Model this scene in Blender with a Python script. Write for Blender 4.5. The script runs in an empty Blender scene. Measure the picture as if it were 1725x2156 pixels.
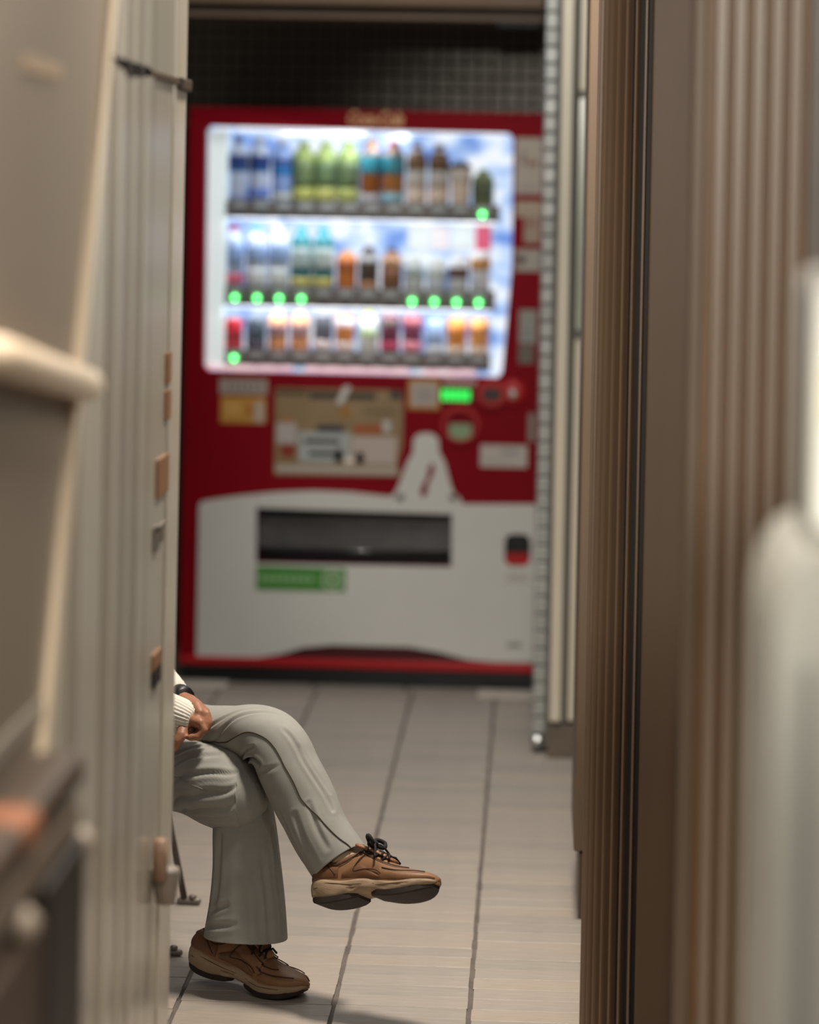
import bpy, bmesh, math, random
from mathutils import Vector, Matrix, noise

random.seed(7)
SC = bpy.context.scene
COL = SC.collection

# ------------------------------------------------------------------ camera, world, light, exposure
F_PX = 6000.0                      # focal length in pixels of the 1725 x 2156 frame
EYE = 1.55                         # eye height above the floor
ROLL = 0.0195
YAW = math.atan(265.0 / F_PX)
FWD = Vector((-math.sin(YAW), math.cos(YAW), 0.0))
RGT = Vector((math.cos(YAW), math.sin(YAW), 0.0))
UP = Vector((0, 0, 1))
cam_data = bpy.data.cameras.new('camera')
cam = bpy.data.objects.new('camera', cam_data)
COL.objects.link(cam)
cam_data.sensor_fit = 'HORIZONTAL'
cam_data.sensor_width = 24.0
cam_data.lens = F_PX * 24.0 / 1725.0
cam_data.shift_x = 0.0
cam_data.shift_y = -663.6 / 1725.0
cR = RGT * math.cos(ROLL) + UP * math.sin(ROLL)
cU = UP * math.cos(ROLL) - RGT * math.sin(ROLL)
cB = -FWD
cam.matrix_world = Matrix(((cR.x, cU.x, cB.x, 0), (cR.y, cU.y, cB.y, 0), (cR.z, cU.z, cB.z, EYE), (0, 0, 0, 1)))
cam_data.dof.use_dof = True
cam_data.dof.focus_distance = 5.50
cam_data.dof.aperture_fstop = 1.52
cam_data.clip_end = 200
SC.camera = cam

SC.view_settings.view_transform = 'Standard'
SC.view_settings.look = 'None'
SC.view_settings.gamma = 1.0
SC.view_settings.use_curve_mapping = False
SC.view_settings.exposure = 0.0
SC.cycles.use_denoising = True

world = bpy.data.worlds.new('sky')
SC.world = world
world.use_nodes = True
wbg = world.node_tree.nodes['Background']
wbg.inputs[0].default_value = (0.80, 0.84, 0.86, 1)
wbg.inputs[1].default_value = 0.075


def area_light(name, loc, size, power, color, target=None, spread=180, shape='RECTANGLE', parent=None):
    d = bpy.data.lights.new(name, 'AREA')
    d.shape = shape
    d.size = size[0]
    if shape in ('RECTANGLE', 'ELLIPSE'): d.size_y = size[1]
    d.energy = power
    d.color = color
    d.spread = math.radians(spread)
    o = bpy.data.objects.new(name, d)
    COL.objects.link(o)
    o.location = loc
    t = Vector(target) if target else Vector((loc[0], loc[1], 0))
    o.rotation_euler = (t - Vector(loc)).to_track_quat('-Z', 'Y').to_euler()
    return o


def spot_light(name, loc, target, power, color, angle, blend, radius=0.08):
    d = bpy.data.lights.new(name, 'SPOT')
    d.energy, d.color, d.spot_size, d.spot_blend, d.shadow_soft_size = power, color, math.radians(angle), blend, radius
    o = bpy.data.objects.new(name, d)
    COL.objects.link(o)
    o.location = loc
    o.rotation_euler = (Vector(target) - Vector(loc)).to_track_quat('-Z', 'Y').to_euler()
    return o


area_light('downlight', (0.02, 5.50, 2.85), (0.45, 0.45), 44, (1.0, 0.90, 0.78), (0.02, 5.50, 0), 120, 'DISK')
area_light('passage_lamp_light', (-0.25, 7.5, 2.95), (1.6, 0.8), 25.5, (0.98, 0.97, 0.93))
area_light('near_fill_light', (0.15, 1.5, 2.6), (0.7, 0.5), 8, (1.0, 0.90, 0.78), (0.0, 2.6, 0.6), 72)  # added fill without a fixture, brightens the near cabinet and partition
area_light('bar_fill_light', (-0.25, 2.75, 2.7), (0.5, 0.5), 11, (1.0, 0.88, 0.74), None, 80)  # unseen fill added to brighten the pale bar on the partition
area_light('left_wall_fill_light', (0.17, 3.75, 1.98), (0.3, 0.5), 6.6, (1.0, 0.95, 0.88), (-1.0, 3.75, 1.55), 150)  # unseen fill added to brighten the left wall, no lamp body
spot_light('column_fill_spot', (-0.06, 0.2, 2.35), (0.24, 5.15, 1.50), 420, (1.0, 0.94, 0.84), 21, 0.6)  # narrow fill added behind the camera for the brown columns
spot_light('low_fill_spot', (0.0, 0.2, 2.2), (0.30, 5.15, 0.22), 150, (1.0, 0.94, 0.84), 11.5, 0.7)  # second added fill, lifts the lower part of the columns


# ------------------------------------------------------------------ surveying: a sighted pixel becomes a point at a given depth
def ray(px, py):
    u, v = px - 862.5, py - 414.4
    a = u * math.cos(ROLL) + v * math.sin(ROLL)
    b = -u * math.sin(ROLL) + v * math.cos(ROLL)
    return FWD * F_PX + RGT * a - UP * b


def at(px, py, Y):
    d = ray(px, py)
    return d * (Y / d.y) + Vector((0, 0, EYE))


def at_x(px, py, X):
    d = ray(px, py)
    return d * (X / d.x) + Vector((0, 0, EYE))


def at_floor(px, py, z=0.0):
    d = ray(px, py)
    return d * ((z - EYE) / d.z) + Vector((0, 0, EYE))


# ------------------------------------------------------------------ materials
def lin(c):
    return tuple((v / 255 / 12.92) if v / 255 <= 0.04045 else ((v / 255 + 0.055) / 1.055) ** 2.4 for v in c)


MATS = {}


def M(name, rgb=(128, 128, 128), rough=0.5, metal=0.0, spec=0.5, var=0.0, vscale=8.0, bump=0.0, bscale=60.0,
      emit=None, estr=0.0, coat=0.0, stretch=None, alpha=None):
    if name in MATS:
        return MATS[name]
    m = bpy.data.materials.new(name)
    m.use_nodes = True
    nt = m.node_tree
    b = nt.nodes['Principled BSDF']
    c = lin(rgb)
    b.inputs['Base Color'].default_value = (*c, 1)
    b.inputs['Roughness'].default_value = rough
    b.inputs['Metallic'].default_value = metal
    b.inputs['Specular IOR Level'].default_value = spec
    b.inputs['Coat Weight'].default_value = coat
    if emit is not None:
        b.inputs['Emission Color'].default_value = (*lin(emit), 1)
        b.inputs['Emission Strength'].default_value = estr
    if var or bump:
        tc = nt.nodes.new('ShaderNodeTexCoord')
        mp = nt.nodes.new('ShaderNodeMapping')
        nt.links.new(tc.outputs['Object'], mp.inputs['Vector'])
        if stretch:
            mp.inputs['Scale'].default_value = stretch
    if var:
        nz = nt.nodes.new('ShaderNodeTexNoise')
        nz.inputs['Scale'].default_value = vscale
        nz.inputs['Detail'].default_value = 5
        nt.links.new(mp.outputs[0], nz.inputs['Vector'])
        cr = nt.nodes.new('ShaderNodeValToRGB')
        cr.color_ramp.elements[0].position = 0.3
        cr.color_ramp.elements[1].position = 0.7
        lo = tuple(max(0, v * (1 - var)) for v in c)
        hi = tuple(min(1, v * (1 + var)) for v in c)
        cr.color_ramp.elements[0].color = (*lo, 1)
        cr.color_ramp.elements[1].color = (*hi, 1)
        nt.links.new(nz.outputs['Fac'], cr.inputs['Fac'])
        nt.links.new(cr.outputs['Color'], b.inputs['Base Color'])
    if bump:
        nb = nt.nodes.new('ShaderNodeTexNoise')
        nb.inputs['Scale'].default_value = bscale
        nb.inputs['Detail'].default_value = 4
        nt.links.new(mp.outputs[0], nb.inputs['Vector'])
        bp = nt.nodes.new('ShaderNodeBump')
        bp.inputs['Strength'].default_value = bump
        bp.inputs['Distance'].default_value = 0.004
        nt.links.new(nb.outputs['Fac'], bp.inputs['Height'])
        nt.links.new(bp.outputs['Normal'], b.inputs['Normal'])
    MATS[name] = m
    return m


def glass(name, tint=(255, 255, 255), gloss=0.08, rough=0.02):
    m = bpy.data.materials.new(name)
    m.use_nodes = True
    nt = m.node_tree
    nt.nodes.remove(nt.nodes['Principled BSDF'])
    t = nt.nodes.new('ShaderNodeBsdfTransparent')
    t.inputs[0].default_value = (*lin(tint), 1)
    g = nt.nodes.new('ShaderNodeBsdfGlossy')
    g.inputs['Roughness'].default_value = rough
    mx = nt.nodes.new('ShaderNodeMixShader')
    mx.inputs[0].default_value = gloss
    nt.links.new(t.outputs[0], mx.inputs[1])
    nt.links.new(g.outputs[0], mx.inputs[2])
    nt.links.new(mx.outputs[0], nt.nodes['Material Output'].inputs[0])
    return m


# ------------------------------------------------------------------ mesh helpers
def tag(o, label=None, cat=None, group=None, kind=None):
    if label: o['label'] = label
    if cat: o['category'] = cat
    if group: o['group'] = group
    if kind: o['kind'] = kind
    return o


def empty(name, loc, label=None, cat=None, group=None, kind=None):
    o = bpy.data.objects.new(name, None)
    o.empty_display_size = 0.05
    COL.objects.link(o)
    o.location = loc
    return tag(o, label, cat, group, kind)


def world_of(o):
    v = Vector((0, 0, 0))
    while o is not None:
        v += Vector(o.location)
        o = o.parent
    return v


def obj(name, bm, mat, parent=None, smooth=False, origin=None):
    """Link a bmesh given in world coordinates as one object; its origin goes to the centre of its base."""
    bmesh.ops.recalc_face_normals(bm, faces=bm.faces)
    vs = [v.co for v in bm.verts]
    if origin is None:
        x0, x1 = min(v.x for v in vs), max(v.x for v in vs)
        y0, y1 = min(v.y for v in vs), max(v.y for v in vs)
        origin = Vector(((x0 + x1) / 2, (y0 + y1) / 2, min(v.z for v in vs)))
    origin = Vector(origin)
    bmesh.ops.translate(bm, verts=bm.verts, vec=-origin)
    me = bpy.data.meshes.new(name)
    bm.to_mesh(me)
    bm.free()
    if isinstance(mat, (list, tuple)):
        for m_ in mat: me.materials.append(m_)
    else:
        me.materials.append(mat)
    if smooth:
        for p in me.polygons: p.use_smooth = True
    o = bpy.data.objects.new(name, me)
    COL.objects.link(o)
    if parent is not None:
        o.parent = parent
        o.location = origin - world_of(parent)
    else:
        o.location = origin
    return o


def add_box(bm, x0, x1, y0, y1, z0, z1, bev=0.0, seg=2):
    r = bmesh.ops.create_cube(bm, size=1.0)
    vs = r['verts']
    for v in vs:
        v.co = Vector(((x0 + x1) / 2 + v.co.x * (x1 - x0), (y0 + y1) / 2 + v.co.y * (y1 - y0), (z0 + z1) / 2 + v.co.z * (z1 - z0)))
    if bev > 0:
        es = list({e for v in vs for e in v.link_edges})
        bmesh.ops.bevel(bm, geom=es, offset=bev, segments=seg, affect='EDGES', profile=0.5)
    return bm


def box(x0, x1, y0, y1, z0, z1, bev=0.0, seg=2):
    return add_box(bmesh.new(), min(x0, x1), max(x0, x1), min(y0, y1), max(y0, y1), min(z0, z1), max(z0, z1), bev, seg)


def add_prism(bm, outer, holes=(), y0=0.0, y1=0.01, axis='Y'):
    """A plate: outline (and holes) given in XZ (axis Y), YZ (axis X) or XY (axis Z), extruded along the axis."""
    def P(p, d):
        return {'Y': Vector((p[0], d, p[1])), 'X': Vector((d, p[0], p[1])), 'Z': Vector((p[0], p[1], d))}[axis]
    tmp = bmesh.new()
    loops = [list(outer)] + [list(h) for h in holes]
    for lp in loops:
        vs = [tmp.verts.new(P(p, y0)) for p in lp]
        for i in range(len(vs)):
            tmp.edges.new((vs[i], vs[(i + 1) % len(vs)]))
    bmesh.ops.triangle_fill(tmp, use_beauty=True, edges=tmp.edges[:])
    g = bmesh.ops.extrude_face_region(tmp, geom=tmp.faces[:])
    dv = P((0, 0), y1) - P((0, 0), y0)
    bmesh.ops.translate(tmp, verts=[e for e in g['geom'] if isinstance(e, bmesh.types.BMVert)], vec=dv)
    bmesh.ops.recalc_face_normals(tmp, faces=tmp.faces)
    me = bpy.data.meshes.new('tmp')
    tmp.to_mesh(me)
    tmp.free()
    bm.from_mesh(me)
    bpy.data.meshes.remove(me)
    return bm


def prism(outer, holes=(), y0=0.0, y1=0.01, axis='Y'):
    return add_prism(bmesh.new(), outer, holes, y0, y1, axis)


def rrect(x0, x1, z0, z1, r, n=5):
    pts = []
    for cx, cz, a0 in ((x1 - r, z1 - r, 0), (x0 + r, z1 - r, 90), (x0 + r, z0 + r, 180), (x1 - r, z0 + r, 270)):
        for i in range(n + 1):
            a = math.radians(a0 + 90 * i / n)
            pts.append((cx + r * math.cos(a), cz + r * math.sin(a)))
    return pts


def add_rings(bm, rings, cap=True, closed=True):
    vr = [[bm.verts.new(p) for p in rg] for rg in rings]
    n = len(vr[0])
    for a, b in zip(vr[:-1], vr[1:]):
        for i in range(n if closed else n - 1):
            bm.faces.new((a[i], a[(i + 1) % n], b[(i + 1) % n], b[i]))
    if cap:
        for rg in (vr[0], vr[-1]):
            try: bm.faces.new(rg)
            except ValueError: pass
    return bm


def add_lathe(bm, prof, cx, cy, z0=0.0, seg=16):
    rings = []
    for r, z in prof:
        rings.append([Vector((cx + r * math.cos(2 * math.pi * i / seg), cy + r * math.sin(2 * math.pi * i / seg), z0 + z)) for i in range(seg)])
    return add_rings(bm, rings)


def lathe(prof, cx, cy, z0=0.0, seg=16):
    return add_lathe(bmesh.new(), prof, cx, cy, z0, seg)


def catmull(pts, n):
    """Catmull-Rom through tuples of numbers, n samples per span."""
    out = []
    m = len(pts)
    for i in range(m - 1):
        p0, p1, p2, p3 = pts[max(i - 1, 0)], pts[i], pts[i + 1], pts[min(i + 2, m - 1)]
        for k in range(n):
            t = k / n
            out.append(tuple(0.5 * (2 * b + (c - a) * t + (2 * a - 5 * b + 4 * c - d) * t * t + (3 * b - a - 3 * c + d) * t ** 3)
                             for a, b, c, d in zip(p0, p1, p2, p3)))
    out.append(tuple(pts[-1]))
    return out


def add_tube(bm, pts, rad, seg=10, round_ends=False):
    pts = [Vector(p) for p in pts]
    rads = [rad] * len(pts) if not isinstance(rad, (list, tuple)) else list(rad)
    if round_ends:
        t0 = (pts[0] - pts[1]).normalized(); t1 = (pts[-1] - pts[-2]).normalized()
        a0, r0, a1, r1 = pts[0], rads[0], pts[-1], rads[-1]
        pts = [a0 + t0 * r0 * f for f in (0.98, 0.8, 0.45)] + pts + [a1 + t1 * r1 * f for f in (0.45, 0.8, 0.98)]
        rads = [r0 * g for g in (0.15, 0.6, 0.9)] + rads + [r1 * g for g in (0.9, 0.6, 0.15)]
    ref = Vector((0, 0, 1))
    rings = []
    for i, p in enumerate(pts):
        t = (pts[min(i + 1, len(pts) - 1)] - pts[max(i - 1, 0)]).normalized()
        if i == 0:
            if abs(t.dot(ref)) > 0.9: ref = Vector((0, 1, 0))
            n = (ref - t * ref.dot(t)).normalized()
        else:
            n = (n - t * n.dot(t)).normalized()
        b = t.cross(n)
        rings.append([p + (n * math.cos(2 * math.pi * k / seg) + b * math.sin(2 * math.pi * k / seg)) * rads[i] for k in range(seg)])
    return add_rings(bm, rings)


def tube(pts, rad, seg=10, round_ends=False):
    return add_tube(bmesh.new(), pts, rad, seg, round_ends)


def add_ellipsoid(bm, c, rx, ry, rz, rot=None, seg=20):
    r = bmesh.ops.create_uvsphere(bm, u_segments=seg, v_segments=seg // 2 + 2, radius=1.0)
    mt = rot or Matrix.Identity(3)
    for v in r['verts']:
        v.co = mt @ Vector((v.co.x * rx, v.co.y * ry, v.co.z * rz)) + Vector(c)
    return bm


def text_mesh(body, size, loc, mat, parent, name, shear=0.0, depth=0.0015, align='CENTER', sx=1.0):
    cu = bpy.data.curves.new(name, 'FONT')
    cu.body = body
    cu.size = size
    cu.offset = size * 0.035
    cu.shear = shear
    cu.extrude = depth
    cu.align_x = align
    cu.align_y = 'CENTER'
    cu.resolution_u = 3
    t = bpy.data.objects.new(name, cu)
    COL.objects.link(t)
    bpy.context.view_layer.update()
    me = bpy.data.meshes.new_from_object(t.evaluated_get(bpy.context.evaluated_depsgraph_get()))
    bpy.data.objects.remove(t)
    for v in me.vertices:
        v.co = Vector((v.co.x * sx, -v.co.z, v.co.y))
    me.materials.clear()
    me.materials.append(mat)
    o = bpy.data.objects.new(name, me)
    COL.objects.link(o)
    if parent is not None:
        o.parent = parent
        o.location = Vector(loc) - world_of(parent)
    else:
        o.location = loc
    return o


def evaluated(bm, mods):
    """Apply modifiers (list of (type, settings)) to a bmesh and return a new bmesh."""
    me = bpy.data.meshes.new('work')
    bm.to_mesh(me)
    bm.free()
    o = bpy.data.objects.new('work', me)
    COL.objects.link(o)
    for i, (t, st) in enumerate(mods):
        md = o.modifiers.new('m%d' % i, t)
        for k, v in st.items():
            setattr(md, k, v)
    bpy.context.view_layer.update()
    me2 = bpy.data.meshes.new_from_object(o.evaluated_get(bpy.context.evaluated_depsgraph_get()))
    out = bmesh.new()
    out.from_mesh(me2)
    bpy.data.objects.remove(o)
    return out


# ------------------------------------------------------------------ palette
m_tile_floor = M('floor_tile_stone', (166, 156, 146), 0.42, var=0.10, vscale=14, bump=0.12, bscale=180, stretch=(1, 6, 1))
m_tile_floor2 = M('floor_tile_stone_darker', (160, 151, 142), 0.46, var=0.12, vscale=12, bump=0.12, bscale=160, stretch=(1, 6, 1))
m_tile_floor3 = M('floor_tile_stone_warmer', (171, 159, 147), 0.40, var=0.10, vscale=16, bump=0.12, bscale=170, stretch=(1, 6, 1))
m_grout = M('floor_grout', (104, 94, 88), 0.85, var=0.25, vscale=20, bump=0.2)
m_wall_tile = M('mosaic_tile', (164, 167, 164), 0.30, var=0.12, vscale=9)
m_wall_grout = M('mosaic_grout', (122, 120, 114), 0.85)
m_back_tile = M('back_wall_tile', (140, 130, 112), 0.34, var=0.2, vscale=7)
m_beam = M('beam_brown', (78, 62, 50), 0.6, var=0.1, bump=0.05)
m_beam2 = M('beam_light_band', (120, 98, 78), 0.55, var=0.08)
m_cream = M('cream_panel', (222, 212, 192), 0.45, var=0.04, vscale=3)
m_groove = M('panel_groove', (104, 104, 96), 0.6)
m_plinth = M('plinth_stone', (112, 98, 86), 0.6, var=0.15, bump=0.1)
m_brown = M('brown_panel', (106, 88, 70), 0.5, var=0.10, vscale=5, stretch=(3, 3, 0.4), bump=0.04)
m_fluted = M('brown_fluted', (128, 104, 82), 0.42, var=0.12, vscale=5, stretch=(3, 3, 0.3), bump=0.04)
m_core = M('flute_gap_shade', (26, 20, 16), 0.6)
m_black = M('black_plastic', (18, 20, 24), 0.45)
m_dark = M('dark_recess', (28, 25, 24), 0.6)

# ------------------------------------------------------------------ floor
floor = obj('floor', box(-6, 6, -2.5, 14, -0.12, -0.006), m_grout)
tag(floor, kind='structure')
col_edges = [-1.254, -0.955, -0.654, -0.3555, -0.0955, 0.204]
row_pitch = 0.0725
row0 = 5.085
n_rows = 53
tile_mesh = {}
for w_i in range(5):
    for k in range(3):
        w = col_edges[w_i + 1] - col_edges[w_i] - 0.009
        h = row_pitch - 0.0018
        bm = bmesh.new()
        b = 0.0008
        vs = []
        for z, ins in ((0.0, b), (-b, 0.0), (-0.0075, 0.0)):
            vs.append([bm.verts.new((sx * (w / 2 - ins), sy * (h / 2 - ins), z)) for sx, sy in ((-1, -1), (1, -1), (1, 1), (-1, 1))])
        bm.faces.new(vs[0])
        for a_, b_ in zip(vs[:-1], vs[1:]):
            for i in range(4):
                bm.faces.new((a_[i], a_[(i + 1) % 4], b_[(i + 1) % 4], b_[i]))
        bmesh.ops.recalc_face_normals(bm, faces=bm.faces)
        me = bpy.data.meshes.new('floor_tile')
        bm.to_mesh(me); bm.free()
        me.materials.append((m_tile_floor, m_tile_floor2, m_tile_floor3)[k])
        tile_mesh[w_i, k] = me
fl = world_of(floor)
rr = random.Random(3)
for r in range(n_rows):
    for c in range(5):
        o = bpy.data.objects.new('floor_tile', tile_mesh[c, rr.choice((0, 0, 1, 2))])
        COL.objects.link(o)
        o.parent = floor
        xc = (col_edges[c] + col_edges[c + 1]) / 2 + rr.uniform(-0.0012, 0.0012)
        yc = row0 + row_pitch * (r + 0.5) + (c % 2) * 0.014 * (1 if c < 3 else 0.4) + rr.uniform(-0.0004, 0.0004)
        o.location = Vector((xc, yc, -rr.choice((0, 0, 0.0004, 0.0009)))) - fl
        o.rotation_euler = (rr.uniform(-0.004, 0.004), rr.uniform(-0.001, 0.001), 0)
# the paving that runs on out of the picture: one joined field
bm = bmesh.new()
def tile_field(x0, x1, y0, y1):
    nx, ny = max(1, round((x1 - x0) / 0.3)), max(1, round((y1 - y0) / row_pitch))
    for i in range(nx):
        for j in range(ny):
            ax, bx_ = x0 + (x1 - x0) * i / nx + 0.0045, x0 + (x1 - x0) * (i + 1) / nx - 0.0045
            ay, by = y0 + (y1 - y0) * j / ny + 0.001, y0 + (y1 - y0) * (j + 1) / ny - 0.001
            q = [bm.verts.new((x, y, -0.0004)) for x, y in ((ax, ay), (bx_, ay), (bx_, by), (ax, by))]
            bm.faces.new(q)
tile_field(-3.5, -1.254, 0.0, 9.7)
tile_field(-1.254, 0.204, 0.0, 5.085)
tile_field(0.204, 3.0, 0.0, 9.7)
tile_field(-1.254, 0.204, 5.085 + 53 * row_pitch + 0.03, 9.7)
g = bmesh.ops.extrude_face_region(bm, geom=bm.faces[:])
bmesh.ops.translate(bm, verts=[e for e in g['geom'] if isinstance(e, bmesh.types.BMVert)], vec=(0, 0, -0.007))
tag(obj('tile_field', bm, m_tile_floor, floor), kind='stuff')

# ------------------------------------------------------------------ back wall of the alcove, mosaic tiles
YB = 9.78
wall_back = tag(obj('wall_back', box(-3.5, 3.0, YB, YB + 0.2, 0, 3.1), M('back_wall_grout', (74, 70, 62), 0.85)), kind='structure')
tp = 0.0475
bm = bmesh.new()
add_box(bm, -0.0215, 0.0215, -0.007, 0.001, -0.0215, 0.0215, 0.003, 1)
me_t = bpy.data.meshes.new('tile'); bm.to_mesh(me_t); bm.free(); me_t.materials.append(m_back_tile)
wl = world_of(wall_back)
for i in range(27):
    for j in range(8):
        o = bpy.data.objects.new('tile', me_t)
        COL.objects.link(o); o.parent = wall_back
        o.location = Vector((-1.225 + tp * i, YB, 1.80 + tp * j)) - wl
        o.rotation_euler = (rr.uniform(-0.03, 0.03), 0, rr.uniform(-0.03, 0.03))

# ------------------------------------------------------------------ tiled corner on the right, header beam and soffit
YT = 8.0
pc0, pc1 = at(1128.5, 1078, YT).x, at(1163.5, 1078, YT).x
xc0, xc1 = pc0 + 0.001, pc1 - 0.001
trim1 = tag(obj('trim_1', box(xc0 + 0.003, xc1, YT + 0.006, YB - 0.001, 0.0, 3.1), m_wall_grout), kind='structure')
tw = xc1 - xc0
bm = bmesh.new()
add_box(bm, -tw / 2 + 0.001, tw / 2 - 0.008, -0.010, 0.004, -0.0218, 0.0218, 0.005, 2)
me_c = bpy.data.meshes.new('tile'); bm.to_mesh(me_c); bm.free(); me_c.materials.append(m_wall_tile)
tl = world_of(trim1)
for j in range(52):
    o = bpy.data.objects.new('tile', me_c)
    COL.objects.link(o); o.parent = trim1
    o.location = Vector(((xc0 + xc1) / 2, YT + 0.006, 0.075 + 0.0482 * j)) - tl
    o.rotation_euler = (rr.uniform(-0.03, 0.03), 0, rr.uniform(-0.05, 0.05))
obj('corner_foot', box(xc0 - 0.002, xc1 - 0.012, YT - 0.012, YT + 0.03, 0.012, 0.048, 0.012, 3), M('foot_chrome', (170, 172, 170), 0.25, 0.8), trim1)
obj('foot_gap', box(xc0 + 0.004, xc1 + 0.006, YT - 0.006, YT + 0.03, 0.0, 0.014), m_black, trim1)

YH = 8.72
zb = at(760, 43, YH).z
beam = tag(obj('trim_2', box(-3.0, xc0 - 0.004, YH, YH + 0.10, zb, 3.1), m_beam), kind='structure')
z1, z2 = at(760, 33, YH).z, at(760, 20, YH).z
obj('beam_batten', box(-3.0, xc0 - 0.004, YH - 0.02, YH, zb + 0.004, z1, 0.003), m_beam2, beam)
obj('beam_board', box(-3.0, xc0 - 0.004, YH - 0.03, YH, z2 + 0.012, 3.1, 0.003), m_beam2, beam)
p0, p1 = at(1046, 44, YH), at(1140, 58, YH)
obj('shutter_stop', box(p0.x, p1.x - 0.004, YH - 0.02, YH + 0.08, p1.z, zb, 0.003), m_black, beam)

# ------------------------------------------------------------------ cream panels to the right of the tiled corner
YR = 7.95
x_a0, x_a1 = at(1165, 1078, YR).x, at(1189, 1078, YR).x
x_b0, x_b1 = at(1203, 1078, YR).x, at(1270, 1078, YR).x
z_low = at(1190, 1516, YR).z
wall_right = tag(obj('wall_right', box(x_a0, 2.6, YR + 0.03, YR + 0.15, 0.0, 3.1), m_groove), kind='structure')
obj('stone_plinth', box(x_a0 - 0.004, 1.2, YR - 0.03, YR + 0.03, 0.0, z_low - 0.012, 0.003), m_plinth, wall_right)
obj('cream_pilaster', box(x_a0, x_a1, YR - 0.035, YR + 0.03, z_low, 3.05, 0.004), m_cream, wall_right)
door = empty('door_1', (x_b0 + 0.2, YR, z_low), kind='structure')
zt0 = at(1225, 192, YR).z
zt1 = at(1225, 206, YR).z
zg0 = at(1225, 702, YR).z
obj('upper_panel', box(x_b0, x_b0 + 0.6, YR - 0.02, YR + 0.03, zt0, 3.05, 0.004), m_cream, door)
obj('lower_panel', box(x_b0, x_b0 + 0.6, YR - 0.02, YR + 0.03, z_low, zg0 - 0.012, 0.004), m_cream, door)
pane = obj('pane', box(x_b0 + 0.002, x_b0 + 0.6, YR + 0.0, YR + 0.012, zg0 + 0.01, zt1), M('frosted_pane', (192, 196, 178), 0.16, var=0.16, vscale=3.2), door)
obj('rail', box(x_b0, x_b0 + 0.6, YR - 0.026, YR + 0.03, zg0 - 0.012, zg0 + 0.012, 0.003), M('door_rail', (96, 94, 86), 0.4), door)
obj('rail', box(x_b0, x_b0 + 0.6, YR - 0.026, YR + 0.03, zt1, zt0, 0.003), MATS['door_rail'], door)

# ------------------------------------------------------------------ brown cabinet on a recessed foot, just behind the fluted column
YC = 6.12
cx0 = at(1210, 1700, YC).x
zc = at(1222, 1793, YC).z
cab = empty('cabinet', (cx0 + 0.25, YC + 0.2, 0), 'plain brown upright cabinet on a set-back foot, behind the fluted brown column', 'cabinet')
obj('body', box(cx0, cx0 + 0.5, YC, YC + 0.4, zc, 2.9, 0.004), m_brown, cab)
xf0 = at(1219, 1830, YC + 0.05).x
obj('foot', box(xf0, cx0 + 0.46, YC + 0.04, YC + 0.36, 0.0, zc - 0.014, 0.002), m_brown, cab)
obj('shadow_gap', box(xf0 + 0.006, cx0 + 0.45, YC + 0.05, YC + 0.35, zc - 0.014, zc), m_black, cab)

# ------------------------------------------------------------------ fluted brown column on the right
YA = 5.15
xl = at(1240, 1078, YA + 0.09).x
R = 0.098
cxA, cyA = xl + R, YA + R
xr = at(1465, 1078, YA).x
colA = empty('fluted_column', (xr, YA + 0.2, 0), 'dark brown wooden column with narrow flutes round its left edge', 'column')
pts = []
for i in range(17):
    a = math.radians(180 + 90 * i / 16)
    pts.append((cxA + (R - 0.020) * math.cos(a), cyA + (R - 0.020) * math.sin(a)))
pts += [(xr + 0.6, YA + 0.012), (xr + 0.6, YA + 0.4), (xl + 0.020, YA + 0.4)]
obj('core', prism(pts, (), 0.0, 3.1, 'Z'), m_core, colA)  # near-black core paints shade into the gaps between the flutes
n_fl = 8
for k in range(n_fl):
    a = math.radians(180 + 2 + 86 * (k + 0.5) / n_fl)
    wv = R * math.radians(86) / n_fl
    ca = Vector((cxA + (R - 0.010) * math.cos(a), cyA + (R - 0.010) * math.sin(a), 0))
    rad = Vector((math.cos(a), math.sin(a), 0)); tan = Vector((-math.sin(a), math.cos(a), 0))
    sec = []
    for tx, rz in ((-0.17, -0.012), (-0.15, 0.006), (-0.09, 0.010), (0.09, 0.010), (0.15, 0.006), (0.17, -0.012)):
        q = ca + tan * tx * wv + rad * rz
        sec.append((q.x, q.y))
    obj('flute', prism(sec, (), 0.0, 3.1, 'Z'), m_fluted, colA)
xfl0 = cxA - 0.001
obj('face_board', box(xfl0, xr + 0.6, YA - 0.004, YA + 0.014, 0.0, 3.1, 0.003), M('face_board_brown', (102, 80, 58), 0.5, var=0.10, vscale=4, stretch=(3, 3, 0.3), bump=0.04), colA)

# ------------------------------------------------------------------ ribbed panel, nearer, on the right
YP = 4.05
xb0, xb1 = at(1448, 1078, YP).x, at(1682, 1078, YP).x
rib = empty('ribbed_panel', ((xb0 + xb1) / 2, YP + 0.05, 0), 'brown panel with broad vertical ribs, nearer than the fluted column', 'panel')
obj('backing', box(xb0, xb1 + 0.55, YP + 0.012, YP + 0.06, 0.0, 3.1), M('rib_backing', (112, 82, 50), 0.5, var=0.1), rib)
m_rib = M('rib_brown', (136, 117, 100), 0.38, var=0.08, vscale=4, stretch=(3, 3, 0.3))
for k in range(6):
    cx = at(1462 + 39.5 * k, 1078, YP).x
    hw = 0.0098
    sec = [(cx - hw, YP + 0.013), (cx - hw, YP + 0.004), (cx - hw * 0.6, YP - 0.003), (cx + hw * 0.6, YP - 0.003), (cx + hw, YP + 0.004), (cx + hw, YP + 0.013)]
    if k > 0:
        obj('rib', prism(sec, (), 0.0, 3.1, 'Z'), m_rib, rib)
obj('stile', box(xb0 - 0.004, at(1474, 1078, YP).x - 0.002, YP, YP + 0.06, 0.0, 3.1, 0.004), m_brown, rib)
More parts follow.
